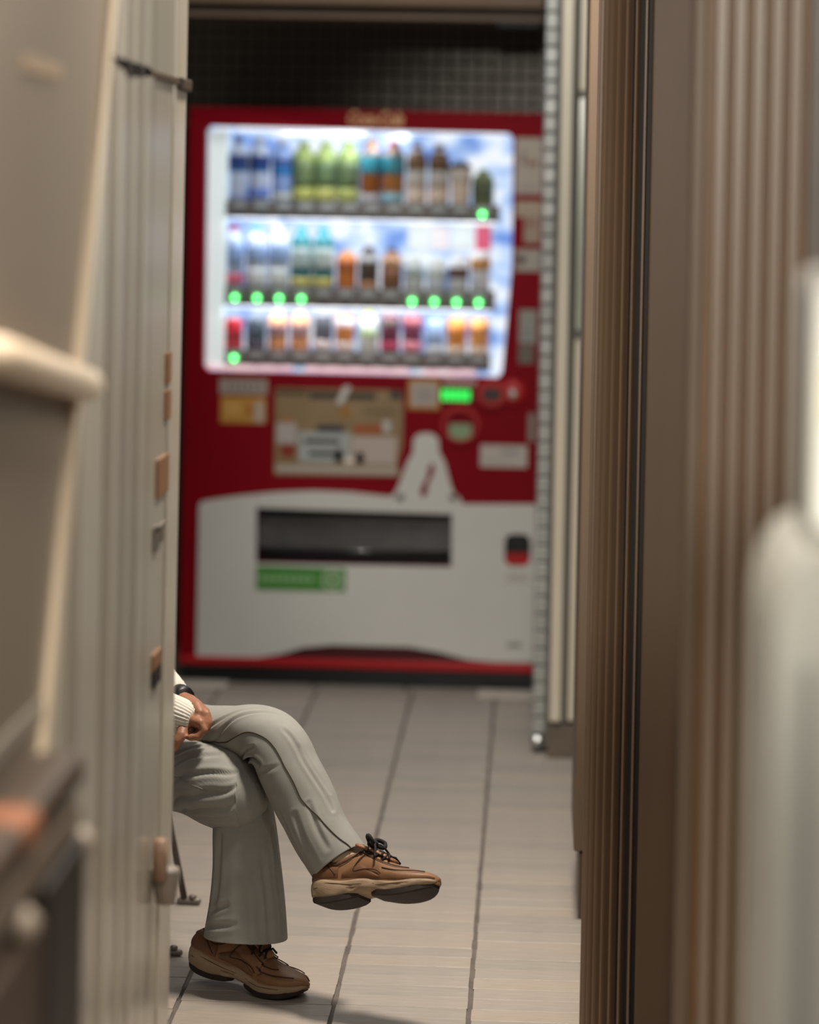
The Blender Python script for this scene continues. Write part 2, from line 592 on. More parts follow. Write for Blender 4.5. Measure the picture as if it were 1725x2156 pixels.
obj('end_board', box(xb1 + 0.004, xb1 + 0.55, YP - 0.004, YP + 0.012, 0.0, 3.1, 0.003), M('end_board_brown', (96, 84, 74), 0.45, var=0.1), rib)

# ------------------------------------------------------------------ pale cabinet with a bright panel, very near at the right edge
YK = 2.45
kx = at(1626, 1700, YK).x
kz = at(1690, 1150, YK).z
kio = empty('kiosk', (kx + 0.2, YK + 0.15, 0), 'pale grey rounded cabinet with a bright stand-in panel on top, at the right edge', 'kiosk')
sec = [(kx, 0.0), (kx + 0.42, 0.0), (kx + 0.42, kz)]
for i in range(7):
    a = math.radians(90 + 90 * i / 6)
    sec.append((kx + 0.045 + 0.045 * math.cos(a), kz - 0.09 + 0.09 * math.sin(a)))
obj('body', prism(sec, (), YK, YK + 0.3, 'Y'), M('kiosk_grey', (166, 166, 158), 0.35, var=0.06, vscale=4, stretch=(4, 1, 0.5)), kio)
obj('door_strip', box(kx + 0.022, kx + 0.034, YK - 0.006, YK, 0.02, kz - 0.10, 0.002), M('kiosk_strip', (128, 128, 124), 0.4), kio)
sx0 = at(1732, 800, YK).x
sz1 = at(1700, 600, YK).z
obj('head', prism(rrect(sx0 - 0.005, kx + 0.42, kz - 0.002, sz1 + 0.012, 0.02), (), YK + 0.02, YK + 0.2, 'Y'), M('kiosk_head', (150, 150, 145), 0.35), kio)
ms = M('kiosk_bright_panel', (235, 235, 225), 0.3, emit=(236, 236, 214), estr=0.58)  # pale emissive panel, a stand-in for an unidentified bright shape
obj('bright_panel', prism(rrect(sx0, kx + 0.40, kz + 0.012, sz1, 0.012), (), YK + 0.012, YK + 0.02, 'Y'), ms, kio)
yx = at(1750, 800, YK).x
obj('notice', box(yx, yx + 0.05, YK + 0.008, YK + 0.012, at(1712, 890, YK).z, at(1712, 770, YK).z), M('kiosk_notice', (222, 210, 120), 0.4, emit=(214, 200, 110), estr=0.5), kio)

# ------------------------------------------------------------------ glossy wall on the left
YE = 4.80
XF = at(375, 1078, YE).x
m_wl = M('left_wall_panel', (156, 147, 134), 0.22, var=0.07, vscale=2.0, stretch=(1, 3, 0.4), spec=0.5)
m_wl2 = M('left_wall_light', (186, 179, 164), 0.22, var=0.05, vscale=2.5, stretch=(1, 3, 0.4))
m_wl3 = M('left_wall_mid', (140, 132, 120), 0.24, var=0.06, vscale=2.5, stretch=(1, 3, 0.4))
wall_left = tag(obj('wall_left', box(XF - 0.5, XF - 0.004, 3.3, YE, 0.0, 3.1), m_wl3), kind='structure')


def yy(px, py=1078, X=XF):
    return at_x(px, py, X).y


obj('end_post', box(XF - 0.02, XF, yy(352), YE + 0.004, 0.0, 3.1, 0.003), M('end_post_pale', (206, 197, 181), 0.25, var=0.04), wall_left)
obj('sign_panel', box(XF - 0.02, XF - 0.003, yy(312), yy(350), 0.0, 3.1, 0.002), m_wl2, wall_left)
obj('wall_panel', box(XF - 0.02, XF + 0.001, yy(222), yy(309), 0.0, 3.1, 0.003), m_wl, wall_left)
obj('wall_panel', box(XF - 0.02, XF - 0.001, yy(120), yy(217), 0.0, 3.1, 0.003), m_wl2, wall_left)
for pa, pb_ in ((232, 242), (262, 268), (285, 300)):
    obj('wall_batten', box(XF - 0.01, XF + 0.004, yy(pa), yy(pb_), 0.0, 2.05, 0.002), m_wl2, wall_left)
obj('wall_batten', box(XF - 0.01, XF + 0.003, yy(150), yy(166), 0.0, 2.05, 0.002), m_wl, wall_left)
q0, q1, q2 = at_x(232, 122, XF), at_x(312, 152, XF), at_x(384, 176, XF)
obj('slot', prism([(q0.y, q0.z + 0.004), (q1.y, q1.z + 0.007), (q1.y + 0.01, q1.z - 0.006), (q0.y + 0.15, q0.z - 0.02)], (), XF - 0.002, XF + 0.004, 'X'), m_core, wall_left)
obj('slot_lip', prism([(q1.y, q1.z + 0.003), (q2.y, q2.z + 0.006), (q2.y, q2.z - 0.004), (q1.y, q1.z - 0.005)], (), XF - 0.002, XF + 0.005, 'X'), M('slot_lip', (82, 66, 50), 0.5), wall_left)
obj('slot_latch', box(XF - 0.002, XF + 0.010, yy(374, 176), YE + 0.002, q2.z - 0.012, q2.z + 0.008, 0.003), M('slot_latch', (70, 54, 38), 0.5), wall_left)
m_or = M('sign_orange', (150, 108, 78), 0.5)
m_gr = M('sign_grey', (120, 110, 102), 0.5)
for ya, yb_, xa, xb_, mm in ((742, 805, 352, 360, m_or), (822, 880, 350, 359, m_or), (962, 1040, 332, 354, m_or), (1372, 1406, 323, 339, m_or), (1404, 1440, 323, 337, m_core),
                        (1108, 1160, 326, 333, m_gr), (1108, 1140, 337, 343, m_gr), (1106, 1112, 326, 350, m_gr)):
    a0 = at_x((xa + xb_) / 2, ya, XF); a1 = at_x((xa + xb_) / 2, yb_, XF)
    obj('printed_mark', box(XF - 0.004, XF + 0.0015, yy(xa, (ya + yb_) / 2), yy(xb_, (ya + yb_) / 2), a1.z, a0.z), mm, wall_left)
obj('reflection_tube', tube([at_x(322, 1768, XF) + Vector((0.012, 0, 0)), at_x(322, 1850, XF) + Vector((0.012, 0, 0))], 0.012, 10), M('reflection_copper', (170, 138, 116), 0.4), wall_left, True)  # solid tube in place of the upper part of a wall reflection
bp_ = at_x(325, 1905, XF)
obj('reflection_cup', lathe([(0.006, 0.0), (0.016, 0.004), (0.020, 0.03), (0.024, 0.055), (0.022, 0.06), (0.012, 0.062)], bp_.x + 0.018, bp_.y, bp_.z, 14), M('reflection_grey', (152, 142, 130), 0.5), wall_left, True)  # cup shape in place of the shoe's reflection in the glossy wall

# ------------------------------------------------------------------ near side panel with a raked bright edge
XS = XF + 0.022
e0, e1 = at_x(236, -40, XS), at_x(88, 1600, XS)
sl = (e1.y - e0.y) / (e1.z - e0.z)
ybot = e1.y + sl * (0 - e1.z)
ytop = e0.y + sl * (2.2 - e0.z)
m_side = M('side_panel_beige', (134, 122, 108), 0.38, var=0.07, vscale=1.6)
side = empty('partition', (XS - 0.01, 3.0, 0), 'beige partition with a pale raked edge and a reflected light streak modelled as a bar, at the left edge', 'partition')
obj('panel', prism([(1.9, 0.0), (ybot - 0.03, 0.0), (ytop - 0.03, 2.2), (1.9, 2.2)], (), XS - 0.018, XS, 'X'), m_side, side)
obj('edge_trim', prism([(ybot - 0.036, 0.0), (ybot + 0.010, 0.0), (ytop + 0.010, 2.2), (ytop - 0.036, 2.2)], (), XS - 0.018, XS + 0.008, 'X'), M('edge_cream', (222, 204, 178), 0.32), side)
b0, b1 = at_x(-40, 748, XS), at_x(150, 810, XS)
obj('highlight_bar', tube([b0 + Vector((0.02, -0.3, 0.02)), b0 + Vector((0.02, 0, 0)), b1 + Vector((0.02, 0, 0)), b1 + Vector((0.004, 0.02, 0))], 0.021, 12), M('highlight_cream', (246, 226, 198), 0.3), side, True)  # streak of reflected light built as a solid cream bar
s0, s1 = at_x(-30, 1478, XS), at_x(86, 1506, XS)
obj('cross_strip', box(XS, XS + 0.004, s0.y, s1.y, s1.z, s1.z + 0.022, 0.001), M('strip_grey', (150, 142, 130), 0.35), side)
s0, s1 = at_x(45, 132, XS), at_x(125, 168, XS)
obj('upper_strip', box(XS, XS + 0.003, s0.y, s1.y, s1.z, s1.z + 0.018, 0.001), M('strip_beige', (168, 146, 122), 0.35), side)

# ------------------------------------------------------------------ low brown parapet and handrail at bottom left
XR = -0.485
m_rail = M('rail_wood', (66, 53, 43), 0.42, var=0.15, vscale=6, stretch=(2, 0.5, 2))
e_y = at_x(186, 1650, XR).y
zr = at_x(170, 1612, XR).z
par = tag(empty('parapet', (XR - 0.05, 2.4, 0)), 'low dark brown parapet under the handrail at bottom left', 'wall')
zp = at_x(188, 1748, XR).z
y2 = at_x(104, 1900, XR).y
obj('end_post', box(XR - 0.075, XR, y2, e_y, 0.0, zp, 0.006), M('parapet_dark', (34, 27, 22), 0.5, var=0.12), par)
obj('panel', box(XR - 0.06, XR - 0.005, 1.5, y2, 0.0, zp - 0.03, 0.004), M('parapet_brown', (70, 55, 42), 0.55, var=0.12), par)
hr = empty('handrail', (XR - 0.03, 2.4, zr - 0.1), 'dark wooden handrail with pale bracket knobs above the low parapet', 'handrail')
obj('top_rail', box(XR - 0.062, XR - 0.004, 1.45, e_y + 0.01, zr - 0.036, zr + 0.004, 0.014, 3), m_rail, hr)
obj('lower_rail', box(XR - 0.055, XR - 0.004, 1.45, e_y - 0.02, zr - 0.085, zr - 0.042, 0.012, 3), M('rail_grey_wood', (98, 86, 74), 0.42, var=0.1), hr)
obj('orange_band', box(XR - 0.064, XR - 0.002, at_x(62, 1700, XR).y, at_x(96, 1680, XR).y, zr - 0.034, zr + 0.006, 0.012, 3), M('band_orange', (142, 92, 64), 0.5), hr)
for px, py in ((186, 1716), (66, 1878)):
    c = at_x(px, py, XR)
    obj('bracket_knob', add_ellipsoid(bmesh.new(), (XR - 0.01, c.y, zr - 0.098), 0.018, 0.018, 0.018), M('knob_pale', (158, 146, 132), 0.4), hr, True)
    obj('bracket_post', tube([(XR - 0.03, c.y, zp - 0.028), (XR - 0.03, c.y, zr - 0.08)], 0.009, 8), MATS['knob_pale'], hr, True)

# ------------------------------------------------------------------ vending machine
YV = 9.0


def V(px, py, Y=YV):
    p = at(px, py, Y)
    return p.x, p.z


xL = V(389, 820)[0]
xR = xL + 1.135
zT = V(760, 231)[1]
vm = empty('vending_machine', ((xL + xR) / 2, YV + 0.35, 0), 'red vending machine with a lit drink display and a white lower front', 'vending machine')
m_red = M('machine_red', (142, 6, 26), 0.5, spec=0.1, var=0.03)
m_red2 = M('machine_red_bright', (190, 22, 30), 0.32, spec=0.35)
m_white = M('machine_white', (226, 225, 220), 0.42, var=0.02)
m_grill = M('vent_red', (72, 16, 22), 0.6)
z_pl0, z_bar0, z_bar1 = 0.004, V(750, 1407)[1], V(750, 1388)[1]

W = [V(436, 266), V(1078, 284), V(1083, 300), V(1079, 560), V(1056, 788), V(1050, 795), V(432, 779), V(427, 770)]
win = [V(442, 265), V(1072, 281), V(1081, 292), V(1078, 560), V(1057, 785), V(1048, 796), V(438, 781), V(429, 770), V(435, 275)]
D = [V(541, 1068), V(952, 1082), V(951, 1193), V(540, 1185)]
cup_c = V(1090, 1157)
cup = rrect(cup_c[0] - 0.041, cup_c[0] + 0.041, cup_c[1] - 0.052, cup_c[1] + 0.050, 0.026)
bill_c = V(970, 895)
outer = [(xL, z_bar0), (xR, z_bar0), (xR, zT), (xL, zT)]
obj('cabinet_shell', box(xL, xR, YV + 0.16, YV + 0.70, 0.04, zT, 0.006), m_red, vm)
obj('door', prism(outer, [win, D, cup], YV, YV + 0.055), m_red, vm)
bm = bmesh.new()
for a, b in (((xL, zT - 0.004), (xR, zT)), ((xL, 0.05), (xR, 0.054))):
    add_box(bm, a[0], b[0], YV + 0.055, YV + 0.16, a[1], b[1])
for a in (xL, xR - 0.004):
    add_box(bm, a, a + 0.004, YV + 0.055, YV + 0.16, 0.054, zT - 0.004)
obj('door_return', bm, m_red, vm)
obj('base_bar', box(xL, xR, YV - 0.012, YV + 0.1, z_bar0, z_bar1, 0.006), m_red2, vm)
obj('plinth', box(xL + 0.01, xR, YV + 0.01, YV + 0.16, z_pl0, z_bar0), m_black, vm)
for a, b in (((360, 1438), (478, 1447)), ((1006, 1456), (1150, 1468))):
    p, q = at_floor(a[0], b[1] - 2, 0.004), at_floor(b[0], b[1] - 2, 0.004)
    obj('foot_plate', box(p.x, q.x, p.y - 0.02, p.y + 0.10, 0.0, 0.010, 0.002), M('foot_plate', (206, 196, 184), 0.5), vm)

# white lower front with its raised centre emblem and shaped bottom
wp = [V(414, 1381), V(545, 1383), V(590, 1376), V(640, 1362), V(700, 1357), V(860, 1361), V(920, 1371), V(985, 1388), V(1040, 1393)]
wp += [(xR, V(1118, 1394)[1]), (xR, V(1118, 1061)[1])]
wp += [V(975, 1061), V(968, 1047), V(955, 1036), V(948, 1015), V(938, 975), V(925, 950), V(924, 925), V(914, 914), V(898, 911), V(880, 914), V(871, 925), V(870, 952), V(858, 972), V(848, 1000), V(836, 1030), V(825, 1045)]
wp += [V(800, 1043), V(740, 1036), V(660, 1033), V(580, 1036), V(500, 1044), V(450, 1051), V(424, 1056), V(420, 1064)]
obj('lower_front', prism(wp, [D, cup], YV - 0.010, YV - 0.0005), m_white, vm)
sl_ = [V(908, 975), V(916, 980), V(912, 1000), V(902, 1018), V(900, 1040), V(890, 1046), V(884, 1036), V(890, 1020), V(900, 1004), V(902, 985)]
obj('red_mark', prism(sl_, (), YV - 0.0115, YV - 0.0095), m_red, vm)
for p in ((843, 1046), (955, 1047)):
    c = V(*p)
    bm = bmesh.new()
    add_box(bm, c[0] - 0.012, c[0] + 0.012, YV - 0.012, YV - 0.0095, c[1] - 0.009, c[1] + 0.009, 0.004)
    obj('grey_mark', bm, M('mark_grey', (110, 108, 104), 0.5), vm)
# vent below
vent = [V(545, 1386), V(640, 1364), V(700, 1359), V(862, 1363), V(920, 1373), V(985, 1391)]
vt = obj('vent', prism([(p[0], p[1]) for p in [V(540, 1391), V(985, 1399)]] + [vent[5], vent[4], vent[3], vent[2], vent[1], vent[0]], (), YV - 0.002, YV - 0.0005), m_grill, vm)
for k in range(5):
    z = V(760, 1391)[1] + 0.008 * k + 0.004
    hw = 0.30 - 0.034 * k
    xm = V(762, 1380)[0]
    obj('louvre', box(xm - hw, xm + hw, YV - 0.007, YV - 0.002, z, z + 0.003), M('louvre_red', (100, 22, 26), 0.5), vt)

# dispenser mouth with its swinging flap
bin_ = bmesh.new()
dx0, dx1 = D[0][0] - 0.004, D[1][0] + 0.004
dz1, dz0 = D[0][1] + 0.004, D[2][1] - 0.004
for b in ((dx0, dx1, YV + 0.15, YV + 0.158, dz0, dz1), (dx0 - 0.004, dx0, YV + 0.002, YV + 0.15, dz0, dz1), (dx1, dx1 + 0.004, YV + 0.002, YV + 0.15, dz0, dz1),
          (dx0, dx1, YV + 0.002, YV + 0.15, dz0 - 0.004, dz0), (dx0, dx1, YV + 0.002, YV + 0.15, dz1, dz1 + 0.004)):
    add_box(bin_, *b)
dm = obj('dispenser_bin', bin_, M('bin_dark', (22, 22, 24), 0.4), vm)
fl_p = [(YV + 0.012, dz0 + 0.045), (YV + 0.018, dz0 + 0.045), (YV + 0.045, dz1 - 0.034), (YV + 0.038, dz1 - 0.034)]
obj('flap', prism(fl_p, (), dx0 + 0.006, dx1 - 0.006, 'X'), M('flap_smoke', (84, 82, 82), 0.16, var=0.25, vscale=7, coat=0.5), dm)
obj('flap_lip', tube([(dx0 + 0.006, YV + 0.014, dz0 + 0.044), (dx1 - 0.006, YV + 0.014, dz0 + 0.044)], 0.006, 10), M('flap_lip', (40, 40, 42), 0.12, coat=1), dm, True)
obj('flap_hinge', tube([(dx0 + 0.006, YV + 0.040, dz1 - 0.014), (dx1 - 0.006, YV + 0.040, dz1 - 0.014)], 0.007, 10), MATS['flap_lip'], dm, True)

# coin return cup
cb = bmesh.new()
x0, x1, za, zb2 = cup_c[0] - 0.05, cup_c[0] + 0.05, cup_c[1] - 0.055, cup_c[1] + 0.055
for b in ((x0, x1, YV + 0.06, YV + 0.066, za, zb2), (x0 - 0.003, x0, YV + 0.003, YV + 0.06, za, zb2), (x1, x1 + 0.003, YV + 0.003, YV + 0.06, za, zb2), (x0, x1, YV + 0.003, YV + 0.06, za - 0.003, za), (x0, x1, YV + 0.003, YV + 0.06, zb2, zb2 + 0.003)):
    add_box(cb, *b)
cupo = obj('coin_return', cb, m_black, vm)
obj('cup_lip', prism(rrect(cup_c[0] - 0.040, cup_c[0] + 0.040, cup_c[1] - 0.051, cup_c[1] - 0.014, 0.014), (), YV + 0.008, YV + 0.03), m_red2, cupo)

# lit display: back panel, liner, shelves, glass
m_sky = bpy.data.materials.new('display_print')
m_sky.use_nodes = True
nt = m_sky.node_tree
pb = nt.nodes['Principled BSDF']
tc = nt.nodes.new('ShaderNodeTexCoord')
mp = nt.nodes.new('ShaderNodeMapping'); mp.inputs['Scale'].default_value = (1.0, 1, 1.6)
nz = nt.nodes.new('ShaderNodeTexNoise'); nz.inputs['Scale'].default_value = 6.5; nz.inputs['Detail'].default_value = 2.5
cr = nt.nodes.new('ShaderNodeValToRGB')
cr.color_ramp.elements[0].position = 0.36; cr.color_ramp.elements[0].color = (*lin((70, 120, 205)), 1)
cr.color_ramp.elements[1].position = 0.58; cr.color_ramp.elements[1].color = (*lin((246, 250, 255)), 1)
e = cr.color_ramp.elements.new(0.47); e.color = (*lin((176, 204, 244)), 1)
nt.links.new(tc.outputs['Object'], mp.inputs[0]); nt.links.new(mp.outputs[0], nz.inputs['Vector'])
nt.links.new(nz.outputs['Fac'], cr.inputs['Fac'])
pb.inputs['Base Color'].default_value = (0.10, 0.14, 0.22, 1); nt.links.new(cr.outputs['Color'], pb.inputs['Emission Color'])
pb.inputs['Emission Strength'].default_value = 1.0
wx0, wx1 = min(p[0] for p in win) - 0.004, max(p[0] for p in win) + 0.004
wz0, wz1 = min(p[1] for p in win) - 0.004, max(p[1] for p in win) + 0.004
YD = YV + 0.145
obj('display_back', box(wx0, wx1, YD, YD + 0.006, wz0, wz1), m_sky, vm)
m_liner = M('liner_white', (226, 234, 236), 0.5, emit=(220, 235, 240), estr=0.35)
bm = bmesh.new()
add_box(bm, wx0 - 0.003, wx0, YV + 0.056, YD, wz0, wz1); add_box(bm, wx1, wx1 + 0.003, YV + 0.056, YD, wz0, wz1)
add_box(bm, wx0, wx1, YV + 0.056, YD, wz0 - 0.003, wz0); add_box(bm, wx0, wx1, YV + 0.056, YD, wz1, wz1 + 0.003)
obj('display_liner', bm, m_liner, vm)
gx = V(432, 400)[0]
obj('side_lamp_panel', box(wx0 + 0.006, V(472, 520)[0], YV + 0.062, YV + 0.07, wz0 + 0.015, wz1 - 0.015, 0.002), M('lamp_panel', (226, 236, 236), 0.4, emit=(214, 230, 230), estr=0.62), vm)
m_tube = M('lamp_tube', (255, 255, 255), 0.4, emit=(238, 246, 255), estr=1.2)
obj('lamp_tube', tube([(wx0 + 0.10, YV + 0.066, wz1 - 0.008), (wx1 - 0.03, YV + 0.066, wz1 - 0.008)], 0.007, 10), m_tube, vm, True)
area_light('display_lamp_light', ((wx0 + wx1) / 2 + 0.04, YV + 0.062, wz1 - 0.018), (0.80, 0.02), 1.6, (0.92, 0.97, 1.0), ((wx0 + wx1) / 2, YV + 0.11, wz1 - 0.2))
m_rail_g = M('shelf_grey', (104, 99, 96), 0.45)
m_rail_d = M('shelf_notch', (52, 44, 42), 0.5)
m_btn = M('button_off', (24, 20, 18), 0.4)
m_led = M('button_lit', (120, 255, 140), 0.4, emit=(96, 255, 128), estr=6.0)
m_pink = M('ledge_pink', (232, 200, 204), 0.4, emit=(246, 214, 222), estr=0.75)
slots = [490 + 47.2 * k for k in range(12)]
shelf_y = ((424, 460, 500), (606, 647, 488), (741, 775, 486))
lit = ({11}, {0, 1, 2, 3, 8, 9, 10, 11}, {0})
shelf_top = []
Yp = YV + 0.075
for r, (ya, yb_, sx) in enumerate(shelf_y):
    zA = V(760, ya + 3)[1]; zB = V(760, yb_ + 3)[1]
    xa, xb_ = V(468, ya)[0], V((1052, 1042, 1032)[r], ya)[0]
    shelf_top.append(zA)
    sh = obj('shelf', box(xa, xb_, YV + 0.062, YV + 0.13, zB, zA, 0.002), m_rail_g, vm)
    # lamp strip under each shelf that lights the row below
    if r < 2:
        obj('lamp_tube', box(xa + 0.01, xb_ - 0.01, YV + 0.066, YV + 0.072, zB - 0.004, zB - 0.0005), m_tube, sh)
        area_light('shelf_lamp_light', ((xa + xb_) / 2, YV + 0.056, zB - 0.004), (0.84, 0.010), 0.95, (0.92, 0.97, 1.0), ((xa + xb_) / 2, YV + 0.10, zB - 0.2))
    for k in range(12):
        x = V(sx + 3 - 9 * (r == 0) + 47.0 * k if r else 500 + 46.9 * k, ya)[0]
        obj('price_tag', box(x - 0.023, x + 0.023, YV + 0.058, YV + 0.063, zA - 0.028, zA - 0.003), M('tag_grey', (176, 180, 182), 0.4), sh)
        zb_ = zB + 0.014 if k in lit[r] else zB + 0.012
        if k in lit[r]:
            bm = bmesh.new()
            add_tube(bm, [(x, YV + 0.052, zb_ + 0.010), (x, YV + 0.062, zb_ + 0.010)], 0.0088, 12)
            b = obj('button', bm, m_led, sh, True)
            b['label'] = 'glowing green selection button'
        else:
            obj('button', box(x - 0.015, x + 0.015, YV + 0.055, YV + 0.062, zB + 0.001, zB + 0.018, 0.004), m_btn, sh)
zA = V(760, 782)[1]
for a, b in ((432, 612), (640, 860), (892, 930), (934, 1002)):
    obj('bottom_ledge', box(V(a, 782)[0], V(b, 782)[0], YV + 0.056, YV + 0.066, zA - 0.007, zA + 0.008, 0.002), m_pink, vm)
obj('glass', prism(win, (), YV + 0.040, YV + 0.043), glass('display_glass', gloss=0.04), vm)


# stickers and controls on the red front
def sticker(name, pa, pb_, rgb, parent=None, lift=0.002, rough=0.45, emit=None, estr=0):
    a, b = V(*pa), V(*pb_)
    return obj(name, box(a[0], b[0], YV - lift, YV - lift + 0.0016, b[1], a[1]), M('print_%d_%d_%d' % rgb + ('e' if emit else ''), rgb, rough, emit=emit, estr=estr), parent or vm)


st = sticker('sticker', (463, 797), (563, 831), (182, 170, 160))
for k in range(6):
    sticker('printed_line', (480 + 13 * k, 806), (486 + 13 * k, 822), (140, 124, 116), st, 0.003)
st = sticker('sticker', (465, 834), (560, 892), (206, 150, 62))
st['label'] = 'orange notice sticker'
sticker('printed_panel', (536, 846), (556, 890), (200, 180, 160), st, 0.003)
sticker('printed_panel', (520, 852), (532, 876), (186, 112, 40), st, 0.003)
sticker('printed_panel', (474, 846), (506, 872), (222, 172, 92), st, 0.003)

poster = obj('poster', prism([V(580, 816), V(850, 822), V(848, 940), V(836, 975), V(846, 1003), V(578, 1000)], (), YV - 0.003, YV - 0.001), M('poster_tan', (158, 132, 96), 0.25, var=0.1, vscale=10, coat=0.4), vm)
for pa, pb_, c in (((582, 820), (648, 832), (92, 72, 40)), ((652, 824), (792, 842), (58, 48, 40)), ((822, 822), (848, 842), (60, 54, 50)), ((583, 890), (624, 934), (196, 188, 184)), ((592, 936), (621, 962), (150, 46, 30)), ((594, 880), (618, 890), (190, 120, 50)),
                   ((630, 908), (738, 975), (186, 190, 188)), ((668, 894), (724, 911), (58, 56, 66)), ((746, 893), (806, 914), (176, 92, 40)), ((742, 918), (834, 978), (204, 188, 178)), ((580, 978), (836, 1000), (196, 184, 170)),
                   ((640, 924), (716, 934), (150, 160, 164)), ((650, 950), (716, 960), (130, 142, 150)), ((706, 946), (722, 974), (92, 106, 122)), ((750, 952), (766, 978), (186, 116, 66)), ((716, 856), (740, 878), (176, 122, 48)), ((764, 862), (836, 870), (120, 104, 70)), ((806, 886), (823, 910), (206, 206, 200))):
    sticker('poster_panel', pa, pb_, c, poster, 0.0042, 0.3)
# card clipped at the top of the poster: a curled pale strip
obj('curled_tag', prism([V(708, 848), V(720, 852), V(740, 816), V(734, 811), V(724, 814)], (), YV - 0.012, YV - 0.010), M('tag_pale', (224, 218, 210), 0.4), vm)
obj('poster_glint', add_ellipsoid(bmesh.new(), (V(735, 971)[0], YV - 0.006, V(735, 971)[1]), 0.019, 0.003, 0.010), M('glint_pale', (255, 240, 222), 0.25), vm, True)  # pale disc paints the light reflected off the poster

st = sticker('sticker', (860, 797), (926, 863), (196, 138, 34))
st['label'] = 'white notice with an orange border'
sticker('printed_panel', (866, 804), (920, 856), (196, 182, 172), st, 0.003)
sticker('printed_panel', (878, 816), (910, 846), (176, 166, 160), st, 0.0036)
sticker('sticker', (934, 798), (1003, 812), (208, 168, 164))
disp = sticker('price_display', (926, 814), (996, 848), (26, 26, 22), None, 0.003)
for k in range(5):
    d = sticker('digit', (930 + 12.4 * k, 820 + 0.25 * k), (940 + 12.4 * k, 843 + 0.25 * k), (40, 220, 90), disp, 0.005, emit=(50, 255, 90), estr=0.9)
# coin slot housing and return lever
cc = V(1036, 828)
bm = bmesh.new()
add_prism(bm, [(cc[0] + 0.048 * math.cos(a), cc[1] + 0.042 * math.sin(a)) for a in [2 * math.pi * i / 24 for i in range(24)]],
          [[(cc[0] + 0.032 * math.cos(a), cc[1] - 0.004 + 0.022 * math.sin(a)) for a in [2 * math.pi * i / 20 for i in range(20)]]], YV - 0.016, YV - 0.001)
coin = obj('coin_housing', bm, m_red2, vm)
obj('coin_slot', box(cc[0] - 0.030, cc[0] + 0.030, YV - 0.006, YV - 0.003, cc[1] - 0.024, cc[1] + 0.016, 0.001), M('coin_dark', (54, 34, 20), 0.4), coin)
lc = V(1083, 826)
lev = obj('lever_ring', lathe([(0.042, 0.0), (0.042, 0.006), (0.036, 0.010), (0.02, 0.011)], 0, 0, 0, 24), m_red2, vm, True, origin=(0, 0, 0))
lev.rotation_euler = (math.radians(90), 0, 0)
lev.location = Vector((lc[0], YV - 0.001, lc[1])) - world_of(vm)
kn = obj('lever_knob', add_ellipsoid(bmesh.new(), (0, 0, 0), 0.014, 0.010, 0.016), M('knob_steel', (220, 208, 198), 0.2, 0.6), vm, True, origin=(0, 0, 0))
kn.location = Vector((lc[0] - 0.004, YV - 0.018, lc[1] - 0.006)) - world_of(vm)
# bill reader: round raised ring with a pale green slot
bc = V(970, 893)
ringp = [(bc[0] + 0.060 * math.cos(a), bc[1] + 0.058 * math.sin(a)) for a in [2 * math.pi * i / 28 for i in range(28)]]
holep = [(bc[0] + 0.049 * math.cos(a), bc[1] - 0.004 + 0.046 * math.sin(a)) for a in [2 * math.pi * i / 28 for i in range(28)]]
bill = obj('bill_reader', prism(ringp, [holep], YV - 0.014, YV - 0.001), m_red2, vm)
obj('bill_slot', prism(rrect(bc[0] - 0.036, bc[0] + 0.036, V(970, 926)[1], V(970, 892)[1], 0.006), (), YV - 0.008, YV - 0.002), M('slot_green', (126, 144, 112), 0.35, emit=(120, 150, 104), estr=0.12), bill)
obj('slot_bars', box(bc[0] - 0.022, bc[0] + 0.020, YV - 0.0095, YV - 0.0075, V(970, 914)[1], V(970, 904)[1]), M('slot_bars', (150, 176, 130), 0.4), bill)
st = sticker('sticker', (1012, 936), (1110, 985), (206, 196, 188))
sticker('printed_line', (1056, 946), (1092, 956), (168, 166, 166), st, 0.003)
sticker('printed_line', (1022, 966), (1078, 972), (188, 182, 178), st, 0.003)
# notices down the right edge
for pa, pb_, c, inner in (((1087, 290), (1141, 410), (190, 178, 166), (((1098, 320), (1108, 348), (150, 130, 122)), ((1112, 338), (1132, 350), (150, 100, 84)), ((1094, 392), (1132, 398), (160, 148, 140)))),
                          ((1087, 423), (1141, 458), (186, 166, 144), ()), ((1104, 456), (1138, 512), (176, 152, 134), (((1108, 462), (1128, 480), (160, 120, 90)),)),
                          ((1087, 524), (1138, 572), (178, 170, 158), (((1090, 538), (1106, 556), (90, 78, 70)),)), ((1094, 652), (1130, 724), (158, 156, 148), (((1106, 690), (1112, 718), (130, 146, 156)),)),
                          ((1092, 726), (1124, 766), (112, 102, 92), ()), ((1113, 870), (1126, 930), (150, 138, 126), ())):
    st = sticker('sticker', pa, pb_, c)
    for a, b, cc2 in inner:
        sticker('printed_panel', a, b, cc2, st, 0.003)
# green recycling strip under the mouth
gp = [V(541, 1190), V(728, 1196), V(730, 1203), V(728, 1245), V(540, 1240)]
gs = obj('green_label', prism(gp, (), YV - 0.0125, YV - 0.0103), M('label_green', (70, 146, 52), 0.45), vm)
for k in range(8):
    a, b = V(548 + 14.5 * k, 1210 + 0.3 * k), V(559 + 14.5 * k, 1222 + 0.3 * k)
    obj('printed_line', box(a[0], b[0], YV - 0.0134, YV - 0.0124, b[1], a[1]), M('print_pale_green', (150, 196, 140), 0.5), gs)
rc = V(702, 1220)
obj('printed_ring', prism([(rc[0] + 0.036 * math.cos(a), rc[1] + 0.035 * math.sin(a)) for a in [2 * math.pi * i / 24 for i in range(24)]],
                          [[(rc[0] + 0.024 * math.cos(a), rc[1] + 0.023 * math.sin(a)) for a in [2 * math.pi * i / 24 for i in range(24)]]], YV - 0.0134, YV - 0.0124), M('print_ring', (168, 196, 158), 0.5), gs)
